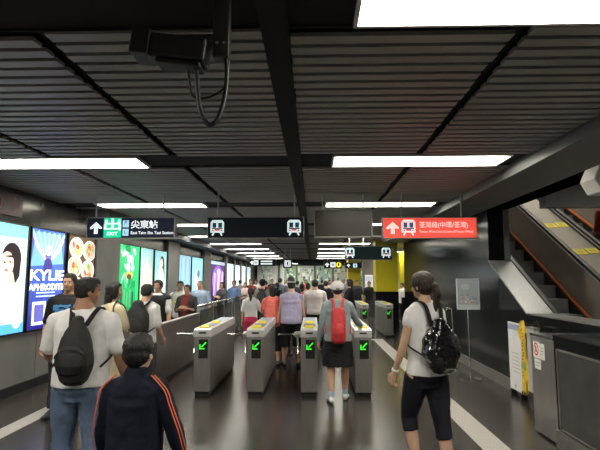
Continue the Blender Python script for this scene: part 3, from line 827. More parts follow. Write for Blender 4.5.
# giraffe notice board, standing against the wall
t = empty('giraffe_board', label='white notice board with a yellow giraffe leaning on the granite wall', cat='board')
gx = 2.79
G0, G1 = on_wall(509, gx, 355), on_wall(530.5, gx, 355)
GM = on_wall(523.5, gx, 355)
B('backing', gx, gx + .03, GM, G0, .08, 1.0, WHITEP, t, bevel=.004)
for y in (GM + .08, G0 - .08): B('foot', gx - .03, gx + .05, y - .02, y + .02, 0, .08, BLACK, t)
W_ = G0 - GM
A = Art((gx - .001, G0, .08), (0, -1, 0), (0, 0, 1), (-1, 0, 0))
A.rect(.01, W_ - .03, .82, .90, (.32, .36, .55)); A.rect(.2, .205, .55, .8, (.45, .45, .5))
for i in range(6): A.rect(.10 + .02 * (i % 2), .36, .50 - .05 * i, .512 - .05 * i, (.5, .5, .52))
A.rect(.2, .205, .06, .2, (.45, .45, .5)); A.oval(.2, .06, .014, .025, (.2, .2, .25))
A.done('print', 0, t)
gy = mat('giraffe_yellow', (.72, .50, .04), .5, noise_s=14, noise_a=.25)
GW = (on_wall(519.5, gx, 355) - G1) / .26                      # the cutout overlaps the board's near edge
gq = lambda a: G1 + a * GW
out = [(.20, .10), (.19, .30), (.20, .45), (.17, .60), (.17, .78), (.22, .84), (.26, .92), (.20, .96), (.18, 1.03), (.15, 1.05), (.14, 1.01), (.11, 1.06), (.09, 1.0), (.04, .96), (.05, .92), (.09, .88), (.08, .62), (.05, .48), (.03, .34), (.02, .10), (.06, .10), (.07, .27), (.10, .28), (.11, .10), (.14, .10), (.15, .27), (.16, .10)]
bm = bmesh.new(); prism(bm, [(gq(a_), b_) for a_, b_ in out], gx - .02, gx - .002, 'x')
gi = fin('giraffe_cutout', bm, gy, t)
A = Art((gx - .021, 0, 0), (0, 1, 0), (0, 0, 1), (-1, 0, 0)); r5 = random.Random(2)
for k in range(15):
    z = .34 + k * .042; A.oval(gq(.125 + r5.uniform(-.03, .03)), z, .010 * GW + .006, .014, (.30, .14, .03), 7)
A.oval(gq(.12), .47, .045 * GW, .05, (.22, .38, .16), 12)
for y in (.04, .125, .18): A.rect(gq(y - .018), gq(y + .018), .10, .13, (.05, .03, .02))
A.oval(gq(.12), .955, .008, .010, (.02, .02, .02), 8)
A.done('spot_pattern', 0, gi); rebase(t, (gx, GM, 0))
FB = on_wall(527.5, 2.72, 360)
t = empty('folded_board', label='narrow grey folded board between the giraffe board and metal cabinet', cat='board')
B('grey_panel', 2.72, 2.79, FB - .22, FB, .03, .98, mat('light_grey_laminate', (.38, .38, .37), .5, noise_s=5, noise_a=.06), t, bevel=.008)
B('end_cap', 2.715, 2.795, FB - .225, FB + .005, .0, .20, BLACK, t)
B('end_cap', 2.715, 2.795, FB - .225, FB + .005, .98, 1.0, STEEL, t); rebase(t, (2.75, FB - .1, 0))
# poster stand
t = empty('poster_stand', label='slim chrome poster stand with a glossy framed sheet before the dark wall', cat='sign stand')
px_ = at(471, 375, 8.0).x
bm = bmesh.new(); loft(bm, [(px_, 8, .0), (px_, 8, .02)], .16, .16, n=24, dome=False); fin('base', bm, CHROME, t, smooth=False)
tube('pole', [(px_, 8.02, .01), (px_, 8.02, 1.2)], .012, CHROME, t)
bm = bmesh.new(); w_ = .185; z0_, z1_ = 1.11, 1.61; f = .014
for a, b, c, d in ((-w_, w_, z0_, z0_ + f), (-w_, w_, z1_ - f, z1_), (-w_, -w_ + f, z0_, z1_), (w_ - f, w_, z0_, z1_)): box(bm, px_ + a, px_ + b, 7.98, 8.01, c, d)
fin('frame', bm, mat('bright_frame', (.75, .88, .90), .3, .1, noise_s=6, noise_a=.05), t, bevel=.003)  # pale colour stands in for bright reflections on the frame
B('backing', px_ - w_ + f, px_ + w_ - f, 7.992, 8.008, z0_ + f, z1_ - f, STEEL_L, t)
A = Art((px_ - w_ + f, 7.990, z0_ + f), (1, 0, 0), (0, 0, 1), (0, -1, 0)); W_, H_ = 2 * (w_ - f), z1_ - z0_ - 2 * f
A.rect(0, W_, 0, H_, (.30, .32, .31), (.34, .38, .37)); A.rect(0, W_, .0, .14 * H_, (.45, .46, .45)); r5 = random.Random(8)
for _ in range(26): A.oval(r5.uniform(.1, .9) * W_, r5.uniform(.16, .5) * H_, r5.uniform(.01, .035), r5.uniform(.008, .03), r5.choice([(.25, .28, .25), (.42, .35, .33), (.2, .24, .28), (.5, .5, .48), (.4, .22, .2)]), 10)
A.oval(.35 * W_, .75 * H_, .07, .05, (.42, .44, .42)); A.done('printed_sheet', .25, t); rebase(t, (px_, 8, 0))  # sheet brightened by a faint glow, it is not backlit
t = empty('barrier_stand', label='thin chrome frame stand partly hidden behind the shiny black backpack', cat='stand')
a = at(447, 330, 8.6).x; b = at(452.5, 330, 8.6).x
tube('frame', [(a, 8.6, 1.06), (a + .02, 8.6, 1.1), (b, 8.6, 1.08), (b + .03, 8.6, .02)], .012, CHROME, t)
bm = bmesh.new(); loft(bm, [(b + .03, 8.6, 0), (b + .03, 8.6, .02)], .14, .14, n=20, dome=False); fin('base', bm, CHROME, t); rebase(t, (b + .03, 8.6, 0))
# white loudspeaker housing at upper right
t = empty('ceiling_loudspeaker', label='white angular loudspeaker hanging under the soffit at the upper right', cat='loudspeaker')
c = at(601, 180, 4.3)
bm = bmesh.new()
hexo = [(-.115, .0), (-.06, .12), (.16, .15), (.22, 0), (.14, -.13), (-.05, -.12)]
prism(bm, [(c.x + a, c.z + b) for a, b in hexo], 4.2, 4.44, 'y')
fin('housing', bm, mat('offwhite_housing', (.62, .60, .56), .5, noise_s=6, noise_a=.05), t, bevel=.01)
tube('bracket', [(c.x + .05, 4.32, c.z + .1), (c.x + .05, 4.32, 2.75)], .025, STEEL_L, t)
for dz in (-.03, .02): 
    bm = bmesh.new(); loft(bm, [(c.x - .055, 4.192, c.z + dz), (c.x - .055, 4.205, c.z + dz)], .009, .009, n=10, dome=False); fin('screw', bm, BLACK, t)
rebase(t, (c.x, 4.32, c.z))
# surveillance camera with cable loops under the ceiling
Y = 2.0
t = empty('surveillance_camera', label='dark surveillance camera with a hanging cable loop under the slatted ceiling', cat='camera')
CAMK = mat('dark_camera_housing', (.010, .011, .011), .5, noise_s=8, noise_a=.2)
a, b = at(136, 34, Y), at(208, 66, Y)
M = Matrix.Translation(((a.x + b.x) / 2, Y, (a.z + b.z) / 2)) @ Matrix.Rotation(R(7), 4, 'Y')
hw, hh = (b.x - a.x) / 2, (a.z - b.z) / 2 * .78
bm = bmesh.new(); box(bm, -hw * .55, hw, -.06, .06, -hh, hh * .8, M); fin('housing', bm, CAMK, t, bevel=.012)
bm = bmesh.new(); box(bm, -hw, -hw * .5, -.07, .07, -hh * .95, hh, M); fin('lens_hood', bm, CAMK, t, bevel=.006)
bm = bmesh.new(); loft(bm, [M @ V((-hw * 1.0, 0, 0)), M @ V((-hw * 1.02, 0, 0))], .04, .04, side=(0, 1, 0), n=20, dome=False); fin('lens', bm, mat('lens_glass', (.01, .01, .015), .05, noise_s=4), t)
bm = bmesh.new(); box(bm, -hw * .3, hw * .9, -.05, .05, -hh * 1.35, -hh, M); fin('mount_plate', bm, CAMK, t, bevel=.006)
p0 = at(222, 40, Y)
bm = bmesh.new(); box(bm, p0.x - .035, p0.x + .035, Y - .03, Y + .03, p0.z - .09, CEIL + .1); box(bm, M.translation.x, p0.x, Y - .02, Y + .02, p0.z - .04, p0.z + .02)
fin('ceiling_bracket', bm, mat('grey_bracket', (.06, .062, .06), .4, .4, noise_s=6), t, bevel=.005)
for dx in (-.015, .015):
    bm = bmesh.new(); loft(bm, [(p0.x + dx, Y - .031, p0.z - .03), (p0.x + dx, Y - .036, p0.z - .03)], .007, .007, n=10, dome=False); fin('bolt', bm, CHROME, t)
def px_path(L): return [at(x, y, Y + dy) for x, y, dy in L]
def smoothpath(P, n=6):
    out = []
    for i in range(len(P) - 1):
        a, b, c, d = P[max(i - 1, 0)], P[i], P[i + 1], P[min(i + 2, len(P) - 1)]
        for k in range(n):
            u = k / n
            out.append(.5 * ((2 * b) + (c - a) * u + (2 * a - 5 * b + 4 * c - d) * u * u + (3 * b - a - 3 * c + d) * u ** 3))
    return out + [P[-1]]
CAB = mat('dark_cable_sheath', (.009, .010, .011), .5, noise_s=20, noise_a=.2)
tube('cable', smoothpath(px_path([(196, 62, 0), (197, 80, -.01), (200, 108, -.02), (208, 124, -.02), (217, 120, -.02), (224, 100, -.01), (227, 75, 0), (226, 58, 0)])), .010, CAB, t)
tube('cable', smoothpath(px_path([(187, 66, 0), (190, 85, .0), (193, 96, .0), (205, 98, 0), (218, 93, 0), (226, 84, 0), (229, 60, 0)])), .005, CAB, t)
rebase(t, (p0.x, Y, CEIL))
# ================================================================== PEOPLE
SKINS = {'a': (.50, .29, .19), 'b': (.58, .36, .25), 'c': (.40, .21, .13)}
def skin(k): return mat('skin_' + k, SKINS[k], .5, noise_s=14, noise_a=.07, bump=.05, bump_s=200, spec=.35)
HAIRK = mat('black_hair', (.010, .008, .007), .58, noise_s=60, noise_a=.4, bump=.6, bump_s=160, stretch=(1, 1, .2))
HAIRB = mat('dark_brown_hair', (.026, .014, .009), .52, noise_s=60, noise_a=.4, bump=.6, bump_s=160, stretch=(1, 1, .2))
HAIRG = mat('grey_hair', (.16, .155, .15), .5, noise_s=60, noise_a=.3, bump=.6, bump_s=160)
EYEK = mat('eye_dark', (.015, .01, .01), .2, noise_s=50); EYEW = mat('eye_white', (.7, .68, .65), .3, noise_s=50); LIP = mat('lips', (.38, .13, .11), .5, noise_s=50); BROW = mat('brow', (.03, .02, .015), .8, noise_s=80)
#           z     halfw  halfd  y
PROF_M = [(.455, .075, .055, -.004), (.50, .098, .068, -.008), (.53, .099, .070, -.008), (.57, .092, .064, -.004), (.615, .085, .060, 0), (.66, .088, .062, .002), (.71, .098, .067, .004), (.755, .106, .068, .002), (.79, .104, .060, -.003), (.815, .088, .047, -.007), (.835, .052, .037, -.008), (.855, .036, .035, -.006), (.89, .034, .035, .002)]
PROF_F = [(.455, .078, .056, -.006), (.50, .101, .072, -.012), (.53, .100, .072, -.012), (.57, .088, .062, -.004), (.62, .074, .054, 0), (.66, .077, .056, .004), (.715, .088, .068, .012), (.755, .092, .062, .006), (.79, .091, .052, -.003), (.815, .076, .041, -.007), (.835, .042, .032, -.008), (.855, .030, .030, -.006), (.89, .029, .030, .002)]
def prof(P, z):
    if z <= P[0][0]: return P[0][1:]
    for a, b in zip(P, P[1:]):
        if z <= b[0]:
            t = (z - a[0]) / (b[0] - a[0]); t = t * t * (3 - 2 * t)
            return tuple(x + (y - x) * t for x, y in zip(a[1:], b[1:]))
    return P[-1][1:]

class Person:
    def __init__(s, name_label, X, Y, h, rz=0, sex='m', build=1.0, head=.132, sk='a', vs=.009, lean=0, legs=((0, 3, 0), (0, 3, 0)), arms=((0, 12, 8, 8), (0, 12, 8, 8)), hy=0, hp=0, feet=(0, 0), group=None, shw=1.0, handcurl=35):
        s.h, s.sex, s.b, s.vs, s.sk = h, sex, build, vs, sk
        s.P = PROF_M if sex == 'm' else PROF_F
        s.hd = head * h
        s.curl = handcurl
        s.shw = shw
        # legs: ((swing, out, knee bend) left, right)
        s.leg = {}
        lo = []
        for sd, (sw, ou, kn), fp in ((-1, *(legs[0],), feet[0]), (1, *(legs[1],), feet[1])):
            hip = V((sd * .053 * h * build, -.004 * h, .50 * h))
            a, o2 = R(sw), R(ou)
            d1 = V((sd * math.sin(o2), math.sin(a), -math.cos(a))).normalized()
            kne = hip + d1 * .232 * h
            b2 = R(sw - kn)
            d2 = V((sd * math.sin(o2) * .4, math.sin(b2), -math.cos(b2))).normalized()
            ank = kne + d2 * .228 * h
            f = R(-fp)
            toe_d = V((sd * .17, math.cos(f), math.sin(f))).normalized()
            up = V((0, -math.sin(f), math.cos(f)))
            heel = ank - up * .024 * h - toe_d * .028 * h
            ball = ank - up * .027 * h + toe_d * .075 * h
            toe = ank - up * .029 * h + toe_d * .112 * h
            s.leg[sd] = [hip, kne, ank, heel, ball, toe]
            lo.append(min(heel.z, toe.z, ball.z) - .014 * h)
        dz = -min(lo)
        for sd in s.leg: s.leg[sd] = [p + V((0, 0, dz)) for p in s.leg[sd]]
        s.dz = dz
        s.Lm = Matrix.Translation((0, 0, .5 * h + dz)) @ Matrix.Rotation(R(-lean), 4, 'X') @ Matrix.Translation((0, 0, -.5 * h))
        # arms: (swing, out, elbow bend, inward)
        s.arm = {}
        shx = (.108 if sex == 'm' else .094) * h * build * shw
        for sd, (sw, ou, el, inn) in ((-1, arms[0]), (1, arms[1])):
            sh = s.Lm @ V((sd * shx, -.004 * h, .788 * h))
            a, o2 = R(sw), R(ou)
            d1 = V((sd * math.sin(o2), math.sin(a) * math.cos(o2), -math.cos(a) * math.cos(o2))).normalized()
            elb = sh + d1 * .168 * h
            a2 = R(sw + el); i2 = R(ou - inn)
            d2 = V((sd * math.sin(i2), math.sin(a2) * math.cos(i2), -math.cos(a2) * math.cos(i2))).normalized()
            wr = elb + d2 * .148 * h
            s.arm[sd] = [sh, elb, wr, d1, d2]
        # head frame
        nb = s.Lm @ V((0, -.004 * h, .862 * h))
        s.Hm = Matrix.Translation(nb) @ Matrix.Rotation(R(hy), 4, 'Z') @ Matrix.Rotation(R(-hp) , 4, 'X')
        s.hc = s.Hm @ V((0, .012 * h, .42 * s.hd + .004 * h))      # head centre
        s.root = None
        s.body(name_label, X, Y, rz, group)

    def torso_pts(s, zs, off=0, minw=0, mind=0, wb=1):
        pts, a, b = [], [], []
        for z in zs:
            w, d, y = prof(s.P, z)
            w = max(w * s.b, minw); d = max(d * (1 + (s.b - 1) * 1.2), mind)
            pts.append(s.Lm @ V((0, y * s.h, z * s.h)) if z > .5 else V((0, y * s.h, z * s.h + s.dz)))
            a.append(w * s.h * wb + off); b.append(d * s.h + off)
        return pts, a, b

    def add_torso(s, bm, z0, z1, off=0, minw=0, mind=0, n=20, p=2.3, dome=False):
        N = max(3, int((z1 - z0) / .022))
        zs_ = [z0 + (z1 - z0) * i / N for i in range(N + 1)]
        P, a, b = s.torso_pts(zs_, off, minw, mind)
        loft(bm, P, a, b, n=n, p=p, dome=dome)

    def limb(s, bm, pts, fr, rad, off=0, t0=0, t1=1, flat=1.0, n=12, dome=True):
        """tapered tube along a polyline; fr: joint fractions, rad: [(t, r)]"""
        def pos(t):
            for i in range(len(fr) - 1):
                if t <= fr[i + 1] or i == len(fr) - 2:
                    u = (t - fr[i]) / (fr[i + 1] - fr[i]); return pts[i].lerp(pts[i + 1], u)
        def rr(t):
            for (ta, a), (tb, b) in zip(rad, rad[1:]):
                if t <= tb: return a + (b - a) * (t - ta) / (tb - ta)
            return rad[-1][1]
        N = 12
        ts = [t0 + (t1 - t0) * i / N for i in range(N + 1)]
        P = [pos(t) for t in ts]
        P = [P[0]] + [(P[i - 1] + 2 * P[i] + P[i + 1]) / 4 for i in range(1, N)] + [P[-1]]
        r = [rr(t) * s.h * s.b ** .7 + off for t in ts]
        loft(bm, P, r, [x * flat for x in r], n=n, dome=dome)

    LEG = [(0, .056), (.12, .055), (.3, .048), (.47, .037), (.52, .034), (.62, .036), (.72, .035), (.88, .024), (1, .020)]
    ARM = [(0, .033), (.12, .033), (.3, .028), (.48, .0235), (.56, .025), (.68, .023), (.9, .0165), (1, .0155)]
    def add_leg(s, bm, sd, off=0, t0=0, t1=1, taper=None, dome=True):
        L = s.leg[sd]; rad = s.LEG if s.sex == 'm' else [(t, r * (1.02 if t < .5 else .95)) for t, r in s.LEG]
        if taper: rad = [(t, max(r, taper(t))) for t, r in rad]
        s.limb(bm, L[:3], [0, .505, 1], rad, off, t0, t1, dome=dome)
    def add_arm(s, bm, sd, off=0, t0=0, t1=1, taper=None):
        A = s.arm[sd]; k = 1 if s.sex == 'm' else .86
        rad = [(t, r * k) for t, r in s.ARM]
        if taper: rad = [(t, max(r, taper(t))) for t, r in rad]
        s.limb(bm, A[:3], [0, .53, 1], rad, off, t0, t1)

    def add_foot(s, bm, sd, off=0):
        h = s.h; hip, kne, ank, heel, ball, toe = s.leg[sd]
        mid = (heel + ball) / 2 + V((0, 0, .012 * h))
        loft(bm, [heel + V((0, 0, .003 * h)), mid, ball, toe], [.018 * h + off, .021 * h + off, .026 * h + off, .020 * h + off], [.017 * h + off * .6, .024 * h + off * .5, .016 * h + off * .5, .011 * h + off * .5], n=12)
        loft(bm, [ank, heel.lerp(ball, .25) + V((0, 0, .008 * h))], [.021 * h + off, .022 * h + off], [.021 * h + off, .024 * h + off], n=10)

    def add_hand(s, bm, sd):
        h = s.h; sh, elb, wr, d1, d2 = s.arm[sd]
        palm_n = V((-sd, .25, 0)); palm_n = (palm_n - d2 * palm_n.dot(d2)).normalized()      # palm faces the thigh
        wid = d2.cross(palm_n).normalized()
        if wid.y < 0: wid = -wid                                # towards the thumb (forward)
        k = .105 * h
        pe = wr + d2 * k * .46
        loft(bm, [wr - d2 * k * .05, wr + d2 * k * .18, pe], [.016 * h, .023 * h, .0245 * h], [.0125 * h, .0125 * h, .0095 * h], side=wid, n=10)
        cu = R(s.curl)
        rf = .0052 * h
        for i, (u, L) in enumerate(((.0195, .44), (.0068, .50), (-.006, .47), (-.0185, .37))):
            b0 = pe + wid * u * h * 1.08 - d2 * k * .06
            dd = d2.copy(); P = [b0]; ax = wid
            for j, (q, c) in enumerate(((.48, .45), (.30, 1.0), (.22, .8))):
                ang = cu * c
                dd = (dd * math.cos(ang) + palm_n * math.sin(ang)).normalized() if j == 0 else (dd * math.cos(ang) + (palm_n - dd * palm_n.dot(dd)).normalized() * math.sin(ang)).normalized()
                P.append(P[-1] + dd * L * k * q)
            loft(bm, P, [rf * 1.12, rf * 1.05, rf, rf * .85], [rf * 1.12, rf * 1.05, rf, rf * .85], side=wid, n=8)
        tb = wr + d2 * k * .14 + wid * .016 * h
        t1 = tb + (wid * .75 + d2 * .6 + palm_n * .35).normalized() * k * .22
        t2 = t1 + (wid * .25 + d2 * .85 + palm_n * .45).normalized() * k * .19
        loft(bm, [tb, t1, t2], [rf * 1.6, rf * 1.3, rf], [rf * 1.6, rf * 1.3, rf], side=palm_n, n=8)

    def hp(s, x, y, z):     # head-unit point: x right, y forward, z up from the head centre
        return s.Hm @ V((x * s.hd, .012 * s.h + y * s.hd, .42 * s.hd + .004 * s.h + z * s.hd))

    def body(s, label, X, Y, rz, group):
        h, hd = s.h, s.hd
        bm = bmesh.new()
        s.add_torso(bm, .455, .89)
        for sd in (-1, 1):
            s.add_leg(bm, sd); s.add_arm(bm, sd); s.add_foot(bm, sd); s.add_hand(bm, sd)
            P = s.arm[sd][0]; t_ = s.Lm @ V((sd * .03 * h, -.006 * h, .830 * h))
            loft(bm, [t_, P], [.024 * h, .031 * h * (1 if s.sex == 'm' else .87)], [.024 * h, .030 * h * (1 if s.sex == 'm' else .87)], side=(0, 1, 0))
        # head
        e = bmesh.new()
        def el(c, r):
            M = s.Hm @ Matrix.Translation((c[0] * hd, .012 * h + c[1] * hd, .42 * hd + .004 * h + c[2] * hd)) @ Matrix.Diagonal((r[0] * hd, r[1] * hd, r[2] * hd, 1))
            bmesh.ops.create_uvsphere(bm, u_segments=16, v_segments=12, radius=1, matrix=M)
        e.free()
        el((0, -.02, .14), (.335, .41, .36)); el((0, .06, -.12), (.27, .29, .34)); el((0, .16, -.30), (.17, .17, .14)); el((0, .22, .02), (.23, .14, .22))
        el((0, .375, -.08), (.05, .07, .05)); loft(bm, [s.hp(0, .33, .06), s.hp(0, .40, -.08)], [.028 * hd, .05 * hd], [.03 * hd, .05 * hd], n=8)
        el((0, .315, -.215), (.085, .05, .035))
        for sd in (-1, 1): el((sd * .335, -.03, -.03), (.035, .075, .11)); el((sd * .12, .33, .085), (.08, .04, .025)); el((sd * .15, .26, -.1), (.1, .08, .09))
        def mf(c, n):
            q = s.Hm.inverted() @ c
            x, y, z = q.x / hd, (q.y - .012 * h) / hd, (q.z - .42 * hd - .004 * h) / hd
            if y > .2 and abs(z) < .35:
                ax = abs(abs(x) - .125)
                if ax < .055 and abs(z - .02) < .022: return 1 if ax < .035 else 2
                if ax < .085 and abs(z - .10) < .016 and y > .22: return 4
                if abs(x) < .095 and abs(z + .215) < .03 and y > .24: return 3
            return 0
        o = voxel('person', bm, [skin(s.sk), EYEK, EYEW, LIP, BROW], s.vs * .75, smooth_it=2, matfn=mf)
        o.location = (X, Y, 0); o.rotation_euler = (0, 0, rz)
        tag(o, label, 'person', group)
        s.root = o

    # ---------------- clothing
    def shirt(s, m, hem=.47, sleeve=.42, off=.015, neck=.842, minw=.095, mind=.066, slo=.010, name='shirt', fold=.006, matfn=None, extra=None, sag=0):
        bm = bmesh.new()
        P, a, b = [], [], []
        N = 16
        for i in range(N + 1):
            z = hem + (neck - hem) * i / N
            w, d, y = prof(s.P, z)
            w *= s.b; d *= (1 + (s.b - 1) * 1.2)
            if z < .76: w = max(w, minw * s.b); d = max(d, mind * (1 + (s.b - 1) * 1.2))
            P.append(s.Lm @ V((0, y * s.h, z * s.h)) if z > .5 else (s.Lm @ V((0, y * s.h, .5 * s.h))) + V((0, 0, (z - .5) * s.h)))
            a.append(w * s.h + off); b.append(d * s.h + off)
        loft(bm, P, a, b, n=24, p=2.3, dome=False)
        for sd in (-1, 1):
            A0 = s.arm[sd][0]; t_ = s.Lm @ V((sd * .034 * s.h, -.006 * s.h, .826 * s.h))
            r0 = (.033 if s.sex == 'm' else .028) * s.h + off * .7
            loft(bm, [t_, A0], [.024 * s.h + off * .6, r0], [.024 * s.h + off * .6, r0], side=(0, 1, 0))
            if sleeve > 0:
                s.add_arm(bm, sd, off=slo, t0=0, t1=sleeve, taper=(lambda t: .031 if t < .5 else 0) if sleeve < .6 else None)
        if extra: extra(bm)
        return voxel(name, bm, m, s.vs, s.root, smooth_it=2, disp=fold, disp_f=9, matfn=matfn)

    def trousers(s, m, end=.97, off=.012, top=.56, name='trousers', loose=0, fold=.006, lo=None):
        bm = bmesh.new()
        s.add_torso(bm, .44, top, off=min(off, .008))
        for sd in (-1, 1):
            s.add_leg(bm, sd, off=off, t0=.02, t1=end, taper=(lambda t: loose) if loose else None, dome=False)
        return voxel(name, bm, m, s.vs, s.root, smooth_it=2, disp=fold, disp_f=10)

    def skirt(s, m, top=.60, hem=.30, flare=.13, off=.012, name='skirt'):
        bm = bmesh.new(); P, a, b = [], [], []
        for i in range(13):
            z = hem + (top - hem) * i / 12
            w, d, y = prof(s.P, max(z, .5)); t = max(0, (.52 - z) / (.52 - hem))
            P.append(V((0, y * s.h, z * s.h + s.dz))); a.append((w * s.b + (flare - .1) * t) * s.h + off); b.append((d + (flare - .1) * t) * s.h + off)
        loft(bm, P, a, b, n=24, p=2.3, dome=False)
        return voxel(name, bm, m, s.vs, s.root, smooth_it=2, disp=.008, disp_f=10)

    def shoes(s, m, sole=None, off=.006):
        for sd in (-1, 1):
            bm = bmesh.new(); s.add_foot(bm, sd, off=off * s.h / 1.6)
            voxel('shoe', bm, m, s.vs * .8, s.root, smooth_it=2)
    def socks(s, m):
        for sd in (-1, 1):
            bm = bmesh.new(); s.add_leg(bm, sd, off=.004, t0=.91, t1=1.0); voxel('sock', bm, m, s.vs * .8, s.root)

    def hair(s, m=None, style='short', vol=1.0):
        m = m or HAIRK; hd = s.hd; bm = bmesh.new()
        def el(c, r):
            M = s.Hm @ Matrix.Translation((c[0] * hd, .012 * s.h + c[1] * hd, .42 * hd + .004 * s.h + c[2] * hd)) @ Matrix.Diagonal((r[0] * hd, r[1] * hd, r[2] * hd, 1))
            bmesh.ops.create_uvsphere(bm, u_segments=18, v_segments=12, radius=1, matrix=M)
        v = vol
        el((0, -.075, .185), (.36 * v, .415 * v, .355 * v))
        el((0, -.17, .02), (.335 * v, .30 * v, .32 * v))
        el((0, .06, .35), (.27 * v, .30, .185))
        for sd in (-1, 1): el((sd * .30, -.02, .12), (.07, .16, .17))
        if style in ('long', 'bob'):
            for sd in (-1, 1): el((sd * .27, -.05, -.05), (.11, .22, .34))
            L = -1.15 if style == 'long' else -.52
            loft(bm, [s.hp(0, -.22, .1), s.hp(0, -.30, -.3), s.hp(0, -.34, L)], [.34 * hd, .33 * hd, .24 * hd], [.18 * hd, .16 * hd, .09 * hd], n=14)
        if style == 'pony':
            el((0, -.44, .14), (.10, .12, .11))
            loft(bm, [s.hp(0, -.40, .16), s.hp(.02, -.56, .04), s.hp(.05, -.60, -.26), s.hp(.06, -.54, -.62), s.hp(.05, -.50, -.92)], [.09 * hd, .13 * hd, .16 * hd, .13 * hd, .05 * hd], [.09 * hd, .11 * hd, .13 * hd, .11 * hd, .04 * hd], n=12)
            for sd in (-1, 1): el((sd * .30, .0, .0), (.055, .14, .2))
        if style == 'bun': el((0, -.42, .30), (.16, .15, .15))
        return voxel('hair', bm, m, s.vs * .75, s.root, smooth_it=1, disp=.005, disp_f=38)

    def cap(s, m, back=True):
        hd = s.hd; bm = bmesh.new()
        M = s.Hm @ Matrix.Translation((0, .012 * s.h - .05 * hd, .42 * hd + .004 * s.h + .20 * hd)) @ Matrix.Rotation(R(8), 4, 'X') @ Matrix.Diagonal((.43 * hd, .50 * hd, .40 * hd, 1))
        bmesh.ops.create_uvsphere(bm, u_segments=24, v_segments=16, radius=1, matrix=M)
        geo = bm.verts[:] + bm.edges[:] + bm.faces[:]
        pl = M @ V((0, 0, -.22)); nn = (M.to_3x3() @ V((0, 0, 1))).normalized()
        bmesh.ops.bisect_plane(bm, geom=geo, plane_co=pl, plane_no=nn, clear_inner=True)
        # half-round opening at the back, as on a strap-back cap
        Mi = M.inverted()
        dead = [f for f in bm.faces if (lambda q: q.y < -.6 and abs(q.x) < .26 and -.12 < q.z < .14 - abs(q.x) * .4)(Mi @ f.calc_center_median())]
        bmesh.ops.delete(bm, geom=dead, context='FACES')
        me = bpy.data.meshes.new('cap'); bmesh.ops.recalc_face_normals(bm, faces=bm.faces); bm.to_mesh(me); bm.free()
        for p in me.polygons: p.use_smooth = True
        o = link('cap', me, m, s.root)
        so = o.modifiers.new('s', 'SOLIDIFY'); so.thickness = .006; so.offset = 1
        bm = bmesh.new()
        P = [s.hp(0, .30, .24), s.hp(0, .52, .20), s.hp(0, .68, .13)]
        loft(bm, P, [.30 * hd, .27 * hd, .16 * hd], [.03 * hd, .022 * hd, .018 * hd], n=16)
        fin('cap_brim', bm, m, o, smooth=True)
        return o

    # ---------------- carried things (top-level, placed like the person)
    def carried(s, name, label, cat, at_, group=None):
        e = empty(name, label=label, cat=cat, group=group)
        e.location = s.root.matrix_basis @ V(at_) if False else (Matrix.Translation(s.root.location) @ Matrix.Rotation(s.root.rotation_euler.z, 4, 'Z')) @ V(at_)
        e.rotation_euler = (0, 0, s.root.rotation_euler.z)
        s._off = V(at_)
        return e
    def give(s, root, o):
        o.parent = root; o.location = o.location - s._off
        return o
    def backpack(s, label, m, m2=None, z0=.58, z1=.82, w=.10, d=.075, pocket=True, straps=True, group=None, gap=.012, strap_m=None, vs=None, name='backpack', droop=0, fold=.004, pstyle='round', crink=18):
        h = s.h; m2 = m2 or m
        zc = (z0 + z1) / 2
        wd, dd, yy = prof(s.P, .70)
        yb = (yy - dd * (1 + (s.b - 1) * 1.2)) * h - gap
        at_ = s.Lm @ V((0, yb - d * h, z0 * h))
        root = s.carried(name, label, 'backpack', at_, group)
        bm = bmesh.new(); P, a, b = [], [], []
        for i in range(11):
            t = i / 10; z = z0 + (z1 - z0) * t
            k = (1 - (abs(t - .42) / .62) ** 3.2) if pstyle == 'round' else 1 - .10 * t
            k = max(.42, k)
            P.append(s.Lm @ V((0, yb - d * h * (.98 if t > .1 else .9) * (1 - .25 * t), z * h)))
            a.append(w * h * k * (1 - droop * t)); b.append(d * h * (.72 + .28 * k) * (1 - .28 * t))
        loft(bm, P, a, b, n=20, p=3.0 if pstyle != 'round' else 2.6)
        s.give(root, voxel('main_compartment', bm, m, vs or s.vs * .8, smooth_it=2, disp=fold, disp_f=crink))
        if pocket:
            bm = bmesh.new(); hz = (z1 - z0)
            P = [s.Lm @ V((0, yb - d * h * 1.62, (z0 + hz * t) * h)) for t in (.10, .2, .32, .42, .5)]
            loft(bm, P, [w * h * x for x in (.60, .74, .76, .70, .52)], [d * h * x for x in (.42, .55, .52, .46, .30)], n=18, p=3)
            s.give(root, voxel('front_pocket', bm, m2, vs or s.vs * .8, smooth_it=2, disp=fold, disp_f=crink))
            zr = [s.Lm @ V((w * h * .70 * math.cos(u), yb - d * h * 2.02 - .010 * math.sin(u), (z0 + hz * (.34 + .155 * math.sin(u))) * h)) for u in [math.pi * i / 14 for i in range(15)]]
            bm = bmesh.new(); loft(bm, zr, .0035, .0035, side=(0, 1, 0), n=6); s.give(root, fin('zip', bm, strap_m or m2, smooth=True))
